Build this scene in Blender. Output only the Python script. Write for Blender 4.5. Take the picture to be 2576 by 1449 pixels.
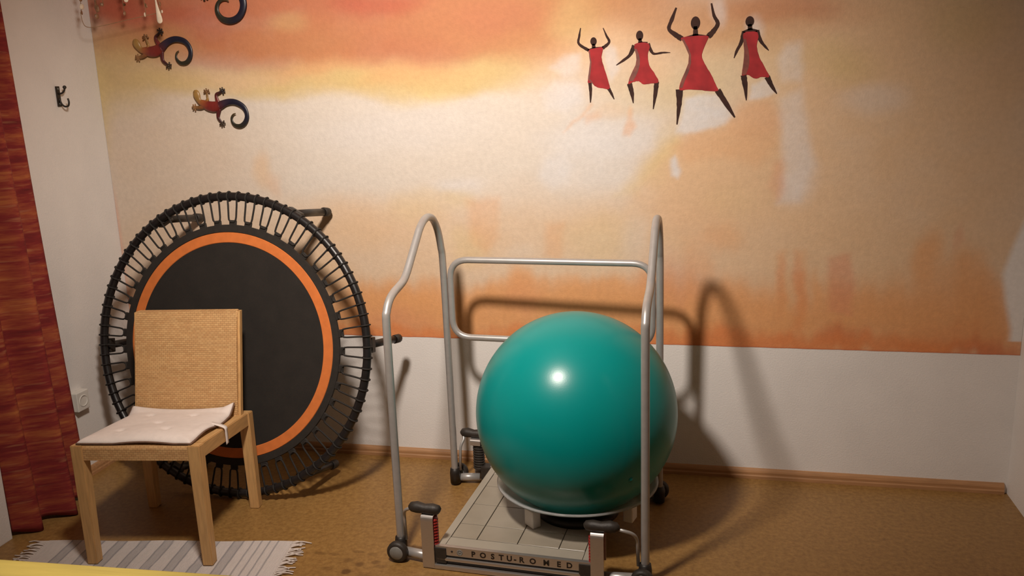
import bpy, bmesh, math, random
import numpy as np
from mathutils import Vector, Matrix

# ------------------------------------------------------------------ scene, camera, world, exposure
for o in list(bpy.data.objects):
    bpy.data.objects.remove(o)
scene = bpy.context.scene
COL = scene.collection

cam_data = bpy.data.cameras.new('camera')
cam = bpy.data.objects.new('camera', cam_data)
COL.objects.link(cam)
cam_data.sensor_width = 36.0
cam_data.lens = 36.0 * 2183.0 / 2576.0
cam_data.clip_start = 0.02
yaw, pitch, roll = -0.2274, 0.2237, -0.0343
fwd = Vector((math.sin(yaw) * math.cos(pitch), math.cos(yaw) * math.cos(pitch), -math.sin(pitch)))
rgt = Vector((math.cos(yaw), -math.sin(yaw), 0))
upv = rgt.cross(fwd)
r2 = rgt * math.cos(roll) + upv * math.sin(roll)
u2 = -rgt * math.sin(roll) + upv * math.cos(roll)
m = Matrix((r2, u2, -fwd)).transposed().to_4x4()
m.translation = Vector((2.6225, -3.4251, 1.58))
cam.matrix_world = m
scene.camera = cam

world = bpy.data.worlds.new('world')
scene.world = world
world.use_nodes = True
world.node_tree.nodes['Background'].inputs[0].default_value = (1.0, 0.82, 0.66, 1)
world.node_tree.nodes['Background'].inputs[1].default_value = 0.01

vs = scene.view_settings
vs.view_transform = 'Standard'
vs.look = 'None'
vs.gamma = 1.0
vs.use_curve_mapping = False
vs.exposure = 0.0

LAMP_POS = (1.70, -1.9, 2.36)
LAMP_AIM = (1.62, 0.0, 1.05)
LAMP_RADIUS = 0.11
LAMP_POWER = 252.0
COUCH_FILL_POS = (1.22, -2.12, 2.36)  # added fill head, only there to brighten the couch
COUCH_FILL_POWER = 150.0
LAMP_CONE = 114.0
LAMP_COLOR = (1.0, 0.88, 0.77)
ROOM_W = 3.762
ROOM_D = 5.2
ROOM_H = 2.5
MURAL_Z = 0.556
rng = random.Random(7)

# ------------------------------------------------------------------ helpers
def tag(o, label=None, cat=None, group=None, kind=None):
    if label: o['label'] = label
    if cat: o['category'] = cat
    if group: o['group'] = group
    if kind: o['kind'] = kind
    return o

def empty(name, loc=(0, 0, 0), rz=0.0):
    o = bpy.data.objects.new(name, None)
    o.empty_display_size = 0.1
    o.location = loc
    o.rotation_euler = (0, 0, rz)
    COL.objects.link(o)
    return o

def link(name, me, mat=None, parent=None, smooth=False):
    if mat is not None and not me.materials:
        me.materials.append(mat)
    if smooth:
        me.polygons.foreach_set('use_smooth', [True] * len(me.polygons))
    o = bpy.data.objects.new(name, me)
    COL.objects.link(o)
    if parent is not None:
        o.parent = parent
    return o

def obj(name, bm, mat=None, parent=None, smooth=False):
    bmesh.ops.recalc_face_normals(bm, faces=bm.faces[:])
    me = bpy.data.meshes.new(name)
    bm.to_mesh(me)
    bm.free()
    return link(name, me, mat, parent, smooth)

def struct(name, bm, mat, parent=None):
    o = obj(name, bm, mat, parent)
    if parent is None:
        o['kind'] = 'structure'
    return o

def add_box(bm, x0, x1, y0, y1, z0, z1, bevel=0.0, segs=2, mat=None):
    vs_ = [bm.verts.new((x, y, z)) for x in (x0, x1) for y in (y0, y1) for z in (z0, z1)]
    idx = [(0, 1, 3, 2), (4, 6, 7, 5), (0, 4, 5, 1), (2, 3, 7, 6), (0, 2, 6, 4), (1, 5, 7, 3)]
    fs = [bm.faces.new([vs_[i] for i in f]) for f in idx]
    if bevel > 0:
        es = list({e for f in fs for e in f.edges})
        bmesh.ops.bevel(bm, geom=es, offset=bevel, segments=segs, profile=0.7, affect='EDGES')
    if mat is not None:
        for v in vs_:
            if v.is_valid: v.co = mat @ v.co
    return fs

def box(name, x0, x1, y0, y1, z0, z1, mat, parent=None, bevel=0.0, segs=2):
    bm = bmesh.new()
    add_box(bm, x0, x1, y0, y1, z0, z1, bevel, segs)
    return obj(name, bm, mat, parent)

def catmull(pts, n=8, closed=False):
    P = [np.array(p, float) for p in pts]
    out = []
    N = len(P)
    rngi = range(N) if closed else range(N - 1)
    for i in rngi:
        if closed:
            p0, p1, p2, p3 = P[(i - 1) % N], P[i], P[(i + 1) % N], P[(i + 2) % N]
        else:
            p0, p1, p2, p3 = P[max(i - 1, 0)], P[i], P[i + 1], P[min(i + 2, N - 1)]
        for k in range(n):
            t = k / n
            out.append(0.5 * ((2 * p1) + (-p0 + p2) * t + (2 * p0 - 5 * p1 + 4 * p2 - p3) * t * t + (-p0 + 3 * p1 - 3 * p2 + p3) * t ** 3))
    if not closed:
        out.append(P[-1])
    return out

def fillet(pts, r, n=6, closed=False):
    """polyline with rounded corners"""
    P = [Vector(p) for p in pts]
    N = len(P)
    out = []
    for i in range(N):
        if not closed and i in (0, N - 1):
            out.append(P[i]); continue
        a, b, c = P[(i - 1) % N], P[i], P[(i + 1) % N]
        d1, d2 = (a - b), (c - b)
        rr = r if not isinstance(r, (list, tuple)) else r[i]
        k = min(rr, d1.length * 0.49, d2.length * 0.49)
        s, e = b + d1.normalized() * k, b + d2.normalized() * k
        for j in range(n + 1):
            t = j / n
            out.append(s * (1 - t) ** 2 + b * 2 * t * (1 - t) + e * t * t)
    return out

def add_tube(bm, pts, radius, seg=12, closed=False, cap=True, flat=None):
    """sweep; radius number or list; flat=(axis Vector, factor) squashes the section along an axis"""
    P = [Vector(p) for p in pts]
    n = len(P)
    R = radius if isinstance(radius, (list, tuple)) else [radius] * n
    T = []
    for i in range(n):
        if closed:
            t = P[(i + 1) % n] - P[(i - 1) % n]
        else:
            t = P[min(i + 1, n - 1)] - P[max(i - 1, 0)]
        T.append(t.normalized())
    ref = Vector((0, 0, 1)) if abs(T[0].z) < 0.9 else Vector((1, 0, 0))
    u = (ref - T[0] * ref.dot(T[0])).normalized()
    rings = []
    for i in range(n):
        u = (u - T[i] * u.dot(T[i])).normalized()
        v = T[i].cross(u)
        ring = []
        for k in range(seg):
            a = 2 * math.pi * k / seg
            d = (u * math.cos(a) + v * math.sin(a)) * R[i]
            if flat is not None:
                d = d - flat[0] * d.dot(flat[0]) * (1 - flat[1])
            ring.append(bm.verts.new(P[i] + d))
        rings.append(ring)
    rr = range(n) if closed else range(n - 1)
    for i in rr:
        A, B = rings[i], rings[(i + 1) % n]
        for k in range(seg):
            bm.faces.new((A[k], A[(k + 1) % seg], B[(k + 1) % seg], B[k]))
    if cap and not closed:
        bm.faces.new(list(reversed(rings[0])))
        bm.faces.new(rings[-1])
    return rings

def tube(name, pts, radius, mat, parent=None, seg=12, closed=False, flat=None):
    bm = bmesh.new()
    add_tube(bm, pts, radius, seg, closed, True, flat)
    return obj(name, bm, mat, parent, True)

def add_lathe(bm, prof, seg=32, M=None, close=False):
    """prof list of (r, z); axis z; M transforms"""
    M = M or Matrix.Identity(4)
    rings = []
    for r, z in prof:
        if r < 1e-6:
            rings.append([bm.verts.new(M @ Vector((0, 0, z)))])
        else:
            rings.append([bm.verts.new(M @ Vector((r * math.cos(2 * math.pi * k / seg), r * math.sin(2 * math.pi * k / seg), z))) for k in range(seg)])
    n = len(rings)
    pairs = [(i, i + 1) for i in range(n - 1)] + ([(n - 1, 0)] if close else [])
    for i, j in pairs:
        A, B = rings[i], rings[j]
        for k in range(seg):
            k2 = (k + 1) % seg
            if len(A) == 1 and len(B) == 1: continue
            if len(A) == 1: bm.faces.new((A[0], B[k2], B[k]))
            elif len(B) == 1: bm.faces.new((A[k], A[k2], B[0]))
            else: bm.faces.new((A[k], A[k2], B[k2], B[k]))

def lathe(name, prof, mat, parent=None, seg=32, M=None, smooth=True, close=False):
    bm = bmesh.new()
    add_lathe(bm, prof, seg, M, close)
    return obj(name, bm, mat, parent, smooth)

def add_plate(bm, outline, y0, y1, bevel=0.0):
    """polygon in x,z extruded between y0 and y1"""
    a = [bm.verts.new((x, y0, z)) for x, z in outline]
    b = [bm.verts.new((x, y1, z)) for x, z in outline]
    n = len(a)
    bm.faces.new(a)
    bm.faces.new(list(reversed(b)))
    for i in range(n):
        bm.faces.new((a[i], b[i], b[(i + 1) % n], a[(i + 1) % n]))

def add_ellipsoid(bm, c, r, seg=16, rings=10, M=None):
    prof = [(math.sin(math.pi * i / rings), -math.cos(math.pi * i / rings)) for i in range(rings + 1)]
    prof[0] = (0, -1); prof[-1] = (0, 1)
    T = Matrix.Translation(c) @ (M or Matrix.Identity(4)) @ Matrix.Diagonal((r[0], r[1], r[2], 1))
    add_lathe(bm, prof, seg, T)

def copy_of(o, parent):
    c = o.copy()
    COL.objects.link(c)
    c.parent = parent
    return c

# ------------------------------------------------------------------ materials
def new_mat(name):
    m_ = bpy.data.materials.new(name)
    m_.use_nodes = True
    nt = m_.node_tree
    return m_, nt, nt.nodes['Principled BSDF']

def mat(name, color, rough=0.5, metal=0.0, var=0.0, vscale=20.0, bump=0.0, bscale=200.0, stretch=(1, 1, 1), spec=0.5, coat=0.0, sheen=0.0):
    m_, nt, b = new_mat(name)
    b.inputs['Roughness'].default_value = rough
    b.inputs['Metallic'].default_value = metal
    b.inputs['Specular IOR Level'].default_value = spec
    b.inputs['Coat Weight'].default_value = coat
    b.inputs['Sheen Weight'].default_value = sheen
    tc = nt.nodes.new('ShaderNodeTexCoord')
    mp = nt.nodes.new('ShaderNodeMapping')
    mp.inputs['Scale'].default_value = stretch
    nt.links.new(tc.outputs['Object'], mp.inputs['Vector'])
    n = nt.nodes.new('ShaderNodeTexNoise')
    n.inputs['Scale'].default_value = vscale
    n.inputs['Detail'].default_value = 4
    nt.links.new(mp.outputs[0], n.inputs['Vector'])
    r = nt.nodes.new('ShaderNodeValToRGB')
    lo = [max(0.0, c * (1 - var)) for c in color]
    hi = [min(1.0, c * (1 + var)) for c in color]
    r.color_ramp.elements[0].position = 0.3
    r.color_ramp.elements[1].position = 0.7
    r.color_ramp.elements[0].color = (*lo, 1)
    r.color_ramp.elements[1].color = (*hi, 1)
    nt.links.new(n.outputs['Fac'], r.inputs['Fac'])
    nt.links.new(r.outputs['Color'], b.inputs['Base Color'])
    if bump > 0:
        n2 = nt.nodes.new('ShaderNodeTexNoise')
        n2.inputs['Scale'].default_value = bscale
        n2.inputs['Detail'].default_value = 3
        nt.links.new(mp.outputs[0], n2.inputs['Vector'])
        bp = nt.nodes.new('ShaderNodeBump')
        bp.inputs['Strength'].default_value = bump
        bp.inputs['Distance'].default_value = 0.004
        nt.links.new(n2.outputs['Fac'], bp.inputs['Height'])
        nt.links.new(bp.outputs[0], b.inputs['Normal'])
    return m_

def attr_mat(name, rough=0.6, attr='Col', var=0.06, vscale=60, bump=0.0, bscale=150):
    m_, nt, b = new_mat(name)
    b.inputs['Roughness'].default_value = rough
    a = nt.nodes.new('ShaderNodeAttribute'); a.attribute_name = attr
    tc = nt.nodes.new('ShaderNodeTexCoord')
    n = nt.nodes.new('ShaderNodeTexNoise'); n.inputs['Scale'].default_value = vscale; n.inputs['Detail'].default_value = 5
    nt.links.new(tc.outputs['Object'], n.inputs['Vector'])
    mr = nt.nodes.new('ShaderNodeMapRange')
    mr.inputs['From Min'].default_value = 0.3; mr.inputs['From Max'].default_value = 0.7
    mr.inputs['To Min'].default_value = 1 - var; mr.inputs['To Max'].default_value = 1 + var
    nt.links.new(n.outputs['Fac'], mr.inputs['Value'])
    mx = nt.nodes.new('ShaderNodeVectorMath'); mx.operation = 'SCALE'
    nt.links.new(a.outputs['Color'], mx.inputs[0])
    nt.links.new(mr.outputs[0], mx.inputs['Scale'])
    nt.links.new(mx.outputs[0], b.inputs['Base Color'])
    if bump > 0:
        n2 = nt.nodes.new('ShaderNodeTexNoise'); n2.inputs['Scale'].default_value = bscale; n2.inputs['Detail'].default_value = 3
        nt.links.new(tc.outputs['Object'], n2.inputs['Vector'])
        bp = nt.nodes.new('ShaderNodeBump'); bp.inputs['Strength'].default_value = bump; bp.inputs['Distance'].default_value = 0.003
        nt.links.new(n2.outputs['Fac'], bp.inputs['Height'])
        nt.links.new(bp.outputs[0], b.inputs['Normal'])
    return m_

M = {}
M['white_wall'] = mat('white_wall_paint', (0.78, 0.745, 0.72), 0.85, var=0.03, vscale=6, bump=0.25, bscale=160)
M['dim_wall'] = mat('beige_wall_paint', (0.62, 0.57, 0.52), 0.85, var=0.05, vscale=4)
M['ceiling'] = mat('white_ceiling_paint', (0.80, 0.77, 0.74), 0.9, var=0.02, vscale=5)
M['mural'] = attr_mat('mural_paint', 0.72, var=0.05, vscale=55, bump=0.25, bscale=160)
M['paint_dark'] = mat('dark_brown_paint', (0.035, 0.012, 0.008), 0.9, var=0.3, vscale=40)
M['paint_brown'] = mat('brown_red_paint', (0.16, 0.035, 0.022), 0.6, var=0.35, vscale=40)
M['paint_red'] = mat('red_dress_paint', (0.32, 0.018, 0.022), 0.85, var=0.30, vscale=16)
M['baseboard'] = mat('baseboard_wood', (0.42, 0.22, 0.10), 0.45, var=0.15, vscale=9, stretch=(1, 12, 12))
M['oak'] = mat('light_oak', (0.56, 0.33, 0.135), 0.5, var=0.14, vscale=14, stretch=(8, 8, 0.8), bump=0.05, bscale=60)
M['oak_rail'] = mat('light_oak_rail', (0.56, 0.33, 0.135), 0.5, var=0.14, vscale=14, stretch=(8, 0.8, 8), bump=0.05, bscale=60)
M['cushion'] = mat('cream_cotton', (0.74, 0.66, 0.62), 0.9, var=0.04, vscale=40, bump=0.2, bscale=500, sheen=0.2)
M['cushion_edge'] = mat('brown_piping', (0.16, 0.09, 0.06), 0.9, var=0.2, vscale=60)
M['silver'] = mat('silver_powder_coat', (0.42, 0.405, 0.395), 0.36, metal=0.4, var=0.05, vscale=40)
M['alu'] = mat('brushed_aluminium', (0.55, 0.52, 0.50), 0.34, metal=0.8, var=0.06, vscale=50, stretch=(1, 20, 20))
M['deck'] = mat('grey_deck_plate', (0.33, 0.29, 0.23), 0.22, var=0.05, vscale=14, spec=0.5)
M['deck_edge'] = mat('grey_deck_frame', (0.38, 0.345, 0.285), 0.3, var=0.04, vscale=14)
M['seam'] = mat('dark_seam', (0.06, 0.05, 0.035), 0.6)
M['rubber'] = mat('black_rubber', (0.028, 0.022, 0.018), 0.55, var=0.2, vscale=50, bump=0.2, bscale=120)
M['black'] = mat('black_plastic', (0.018, 0.014, 0.012), 0.45, var=0.2, vscale=40)
M['cap'] = mat('grey_plastic', (0.22, 0.22, 0.21), 0.4, var=0.1, vscale=40)
M['red_plastic'] = mat('red_plastic', (0.32, 0.018, 0.014), 0.4, var=0.1, vscale=40)
M['black_steel'] = mat('black_coated_steel', (0.011, 0.0095, 0.010), 0.36, var=0.2, vscale=60)
M['mat_black'] = mat('black_jump_mat', (0.015, 0.0115, 0.009), 0.85, var=0.2, vscale=12, bump=0.2, bscale=900)
M['mat_orange'] = mat('orange_webbing', (0.62, 0.17, 0.035), 0.75, var=0.08, vscale=30, bump=0.1, bscale=500)
M['cord'] = mat('black_bungee_cord', (0.014, 0.011, 0.009), 0.8, var=0.2, vscale=200, bump=0.2, bscale=800)
M['webbing'] = mat('black_webbing', (0.018, 0.014, 0.011), 0.85, var=0.2, vscale=60)
M['ball'] = mat('teal_vinyl', (0.0, 0.242, 0.232), 0.29, var=0.05, vscale=3, bump=0.02, bscale=260, spec=0.4)
M['white_plastic'] = mat('white_plastic', (0.72, 0.69, 0.64), 0.4, var=0.03, vscale=20)
M['black_iron'] = mat('black_iron', (0.02, 0.014, 0.010), 0.5, var=0.2, vscale=50)
M['cord_tan'] = mat('tan_thread', (0.30, 0.18, 0.09), 0.8, var=0.2, vscale=80)
M['shell'] = mat('brown_shell', (0.24, 0.12, 0.06), 0.45, var=0.35, vscale=50)
M['feather'] = mat('cream_feather', (0.72, 0.60, 0.46), 0.8, var=0.1, vscale=60)
M['yellow'] = mat('yellow_cover', (0.58, 0.46, 0.115), 0.45, var=0.14, vscale=5, stretch=(0.7, 9, 1), bump=0.1, bscale=40)
M['steel_legs'] = mat('white_steel', (0.6, 0.58, 0.55), 0.4, metal=0.3)
M['brass'] = mat('lamp_metal', (0.5, 0.42, 0.3), 0.35, metal=0.9)

def clear_plastic():
    m_, nt, b = new_mat('clear_plastic')
    b.inputs['Base Color'].default_value = (0.92, 0.92, 0.93, 1)
    b.inputs['Roughness'].default_value = 0.25
    b.inputs['Transmission Weight'].default_value = 0.78
    b.inputs['IOR'].default_value = 1.2
    n = nt.nodes.new('ShaderNodeTexNoise'); n.inputs['Scale'].default_value = 30
    mr = nt.nodes.new('ShaderNodeMapRange'); mr.inputs['To Min'].default_value = 0.12; mr.inputs['To Max'].default_value = 0.22
    nt.links.new(n.outputs['Fac'], mr.inputs['Value'])
    nt.links.new(mr.outputs[0], b.inputs['Roughness'])
    return m_
M['clear'] = clear_plastic()


def cork_floor():
    m_, nt, b = new_mat('cork_floor')
    b.inputs['Roughness'].default_value = 0.42
    tc = nt.nodes.new('ShaderNodeTexCoord')
    def noise(scale, detail, rough=0.6):
        n = nt.nodes.new('ShaderNodeTexNoise')
        n.inputs['Scale'].default_value = scale; n.inputs['Detail'].default_value = detail; n.inputs['Roughness'].default_value = rough
        nt.links.new(tc.outputs['Object'], n.inputs['Vector'])
        return n
    n1 = noise(55, 6, 0.7)
    r1 = nt.nodes.new('ShaderNodeValToRGB')
    e = r1.color_ramp.elements
    e[0].position = 0.28; e[0].color = (0.200, 0.100, 0.028, 1)
    e[1].position = 0.72; e[1].color = (0.370, 0.212, 0.066, 1)
    nt.links.new(n1.outputs['Fac'], r1.inputs['Fac'])
    n2 = noise(2.2, 3)
    mr = nt.nodes.new('ShaderNodeMapRange')
    mr.inputs['From Min'].default_value = 0.3; mr.inputs['From Max'].default_value = 0.7
    mr.inputs['To Min'].default_value = 0.93; mr.inputs['To Max'].default_value = 1.07
    nt.links.new(n2.outputs['Fac'], mr.inputs['Value'])
    sc = nt.nodes.new('ShaderNodeVectorMath'); sc.operation = 'SCALE'
    nt.links.new(r1.outputs['Color'], sc.inputs[0]); nt.links.new(mr.outputs[0], sc.inputs['Scale'])
    cur = sc.outputs[0]
    # dark worn spots near the wheel of the balance platform
    wob = noise(26, 2)
    for (x, y, rx, ry, a) in STAINS:
        mp = nt.nodes.new('ShaderNodeMapping'); mp.vector_type = 'POINT'
        mp.inputs['Location'].default_value = (-x / rx, -y / ry, 0)
        mp.inputs['Scale'].default_value = (1 / rx, 1 / ry, 0)
        nt.links.new(tc.outputs['Object'], mp.inputs['Vector'])
        ln = nt.nodes.new('ShaderNodeVectorMath'); ln.operation = 'LENGTH'
        nt.links.new(mp.outputs[0], ln.inputs[0])
        ad = nt.nodes.new('ShaderNodeMath'); ad.operation = 'ADD'
        nt.links.new(ln.outputs['Value'], ad.inputs[0]); nt.links.new(wob.outputs['Fac'], ad.inputs[1])
        mk = nt.nodes.new('ShaderNodeMapRange'); mk.interpolation_type = 'SMOOTHSTEP'
        mk.inputs['From Min'].default_value = 1.0; mk.inputs['From Max'].default_value = 1.7
        mk.inputs['To Min'].default_value = a; mk.inputs['To Max'].default_value = 0.0
        nt.links.new(ad.outputs[0], mk.inputs['Value'])
        mx = nt.nodes.new('ShaderNodeMix'); mx.data_type = 'RGBA'
        nt.links.new(mk.outputs[0], mx.inputs['Factor'])
        nt.links.new(cur, mx.inputs['A'])
        mx.inputs['B'].default_value = (0.10, 0.045, 0.014, 1)
        cur = mx.outputs['Result']
    nt.links.new(cur, b.inputs['Base Color'])
    return m_

STAINS = [(1.295, -0.855, 0.030, 0.012, 0.45), (1.345, -0.852, 0.022, 0.010, 0.35), (1.435, -0.954, 0.021, 0.017, 0.8), (1.465, -0.902, 0.02, 0.018, 0.6),
          (1.415, -0.883, 0.022, 0.015, 0.4), (1.514, -0.879, 0.018, 0.014, 0.5), (1.425, -0.823, 0.030, 0.010, 0.35), (1.482, -0.832, 0.020, 0.010, 0.3),
          (1.54, -0.905, 0.022, 0.014, 0.35), (1.36, -0.945, 0.03, 0.012, 0.3), (1.51, -0.97, 0.03, 0.016, 0.35)]
M['cork'] = cork_floor()

def rattan():
    m_, nt, b = new_mat('woven_rattan')
    b.inputs['Roughness'].default_value = 0.55
    tc = nt.nodes.new('ShaderNodeTexCoord')
    br = nt.nodes.new('ShaderNodeTexBrick')
    mp = nt.nodes.new('ShaderNodeMapping')
    mp.inputs['Rotation'].default_value = (math.radians(90), 0, 0)
    nt.links.new(tc.outputs['Object'], mp.inputs['Vector'])
    nt.links.new(mp.outputs[0], br.inputs['Vector'])
    br.inputs['Scale'].default_value = 1.0
    br.inputs['Brick Width'].default_value = 0.016
    br.inputs['Row Height'].default_value = 0.0075
    br.inputs['Mortar Size'].default_value = 0.0009
    br.inputs['Mortar Smooth'].default_value = 1.0
    br.inputs['Color1'].default_value = (0.62, 0.375, 0.165, 1)
    br.inputs['Color2'].default_value = (0.54, 0.30, 0.125, 1)
    br.inputs['Mortar'].default_value = (0.36, 0.19, 0.075, 1)
    n = nt.nodes.new('ShaderNodeTexNoise'); n.inputs['Scale'].default_value = 12
    mpn = nt.nodes.new('ShaderNodeMapping'); mpn.inputs['Scale'].default_value = (1, 1, 5)
    nt.links.new(tc.outputs['Object'], mpn.inputs['Vector']); nt.links.new(mpn.outputs[0], n.inputs['Vector'])
    mr = nt.nodes.new('ShaderNodeMapRange'); mr.inputs['To Min'].default_value = 0.82; mr.inputs['To Max'].default_value = 1.16
    nt.links.new(n.outputs['Fac'], mr.inputs['Value'])
    sc = nt.nodes.new('ShaderNodeVectorMath'); sc.operation = 'SCALE'
    nt.links.new(br.outputs['Color'], sc.inputs[0]); nt.links.new(mr.outputs[0], sc.inputs['Scale'])
    nt.links.new(sc.outputs[0], b.inputs['Base Color'])
    bp = nt.nodes.new('ShaderNodeBump'); bp.inputs['Strength'].default_value = 0.5; bp.inputs['Distance'].default_value = 0.002
    bp.invert = True
    nt.links.new(br.outputs['Fac'], bp.inputs['Height']); nt.links.new(bp.outputs[0], b.inputs['Normal'])
    return m_
M['rattan'] = rattan()

def rug_mat():
    m_, nt, b = new_mat('striped_cotton')
    b.inputs['Roughness'].default_value = 0.95
    a = nt.nodes.new('ShaderNodeAttribute'); a.attribute_name = 'Col'
    tc = nt.nodes.new('ShaderNodeTexCoord')
    w = nt.nodes.new('ShaderNodeTexWave'); w.inputs['Scale'].default_value = 75; w.inputs['Distortion'].default_value = 2.0; w.inputs['Detail'].default_value = 2
    nt.links.new(tc.outputs['Object'], w.inputs['Vector'])
    bp = nt.nodes.new('ShaderNodeBump'); bp.inputs['Strength'].default_value = 0.6; bp.inputs['Distance'].default_value = 0.003
    nt.links.new(w.outputs['Fac'], bp.inputs['Height']); nt.links.new(bp.outputs[0], b.inputs['Normal'])
    nt.links.new(a.outputs['Color'], b.inputs['Base Color'])
    return m_
M['rug'] = rug_mat()
M['fringe'] = mat('cotton_fringe', (0.60, 0.53, 0.49), 0.95, var=0.1, vscale=60)

def curtain_mat():
    m_, nt, b = new_mat('red_woven_curtain')
    b.inputs['Roughness'].default_value = 0.9
    tc = nt.nodes.new('ShaderNodeTexCoord')
    uvm = nt.nodes.new('ShaderNodeMapping'); uvm.inputs['Scale'].default_value = (1.2, 16.0, 1)
    nt.links.new(tc.outputs['UV'], uvm.inputs['Vector'])
    n1 = nt.nodes.new('ShaderNodeTexNoise'); n1.inputs['Scale'].default_value = 1.0; n1.inputs['Detail'].default_value = 5; n1.inputs['Roughness'].default_value = 0.7
    nt.links.new(uvm.outputs[0], n1.inputs['Vector'])
    r1 = nt.nodes.new('ShaderNodeValToRGB')
    e = r1.color_ramp.elements
    e[0].position = 0.30; e[0].color = (0.105, 0.008, 0.009, 1)
    e[1].position = 0.74; e[1].color = (0.52, 0.18, 0.045, 1)
    k = r1.color_ramp.elements.new(0.46); k.color = (0.215, 0.017, 0.016, 1)
    k = r1.color_ramp.elements.new(0.56); k.color = (0.31, 0.058, 0.024, 1)
    nt.links.new(n1.outputs['Fac'], r1.inputs['Fac'])
    # fine pale weft lines
    uv2 = nt.nodes.new('ShaderNodeMapping'); uv2.inputs['Scale'].default_value = (4.0, 60.0, 1)
    nt.links.new(tc.outputs['UV'], uv2.inputs['Vector'])
    n2 = nt.nodes.new('ShaderNodeTexNoise'); n2.inputs['Scale'].default_value = 1.0; n2.inputs['Detail'].default_value = 2
    nt.links.new(uv2.outputs[0], n2.inputs['Vector'])
    mr = nt.nodes.new('ShaderNodeMapRange'); mr.inputs['From Min'].default_value = 0.58; mr.inputs['From Max'].default_value = 0.72; mr.inputs['To Max'].default_value = 0.42
    nt.links.new(n2.outputs['Fac'], mr.inputs['Value'])
    mx = nt.nodes.new('ShaderNodeMix'); mx.data_type = 'RGBA'
    nt.links.new(mr.outputs[0], mx.inputs['Factor']); nt.links.new(r1.outputs['Color'], mx.inputs['A'])
    mx.inputs['B'].default_value = (0.46, 0.20, 0.09, 1)
    nt.links.new(mx.outputs['Result'], b.inputs['Base Color'])
    bp = nt.nodes.new('ShaderNodeBump'); bp.inputs['Strength'].default_value = 0.3; bp.inputs['Distance'].default_value = 0.002
    nt.links.new(n2.outputs['Fac'], bp.inputs['Height']); nt.links.new(bp.outputs[0], b.inputs['Normal'])
    return m_
M['curtain'] = curtain_mat()
M['gecko'] = attr_mat('gecko_enamel', 0.4, var=0.12, vscale=80)

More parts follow.
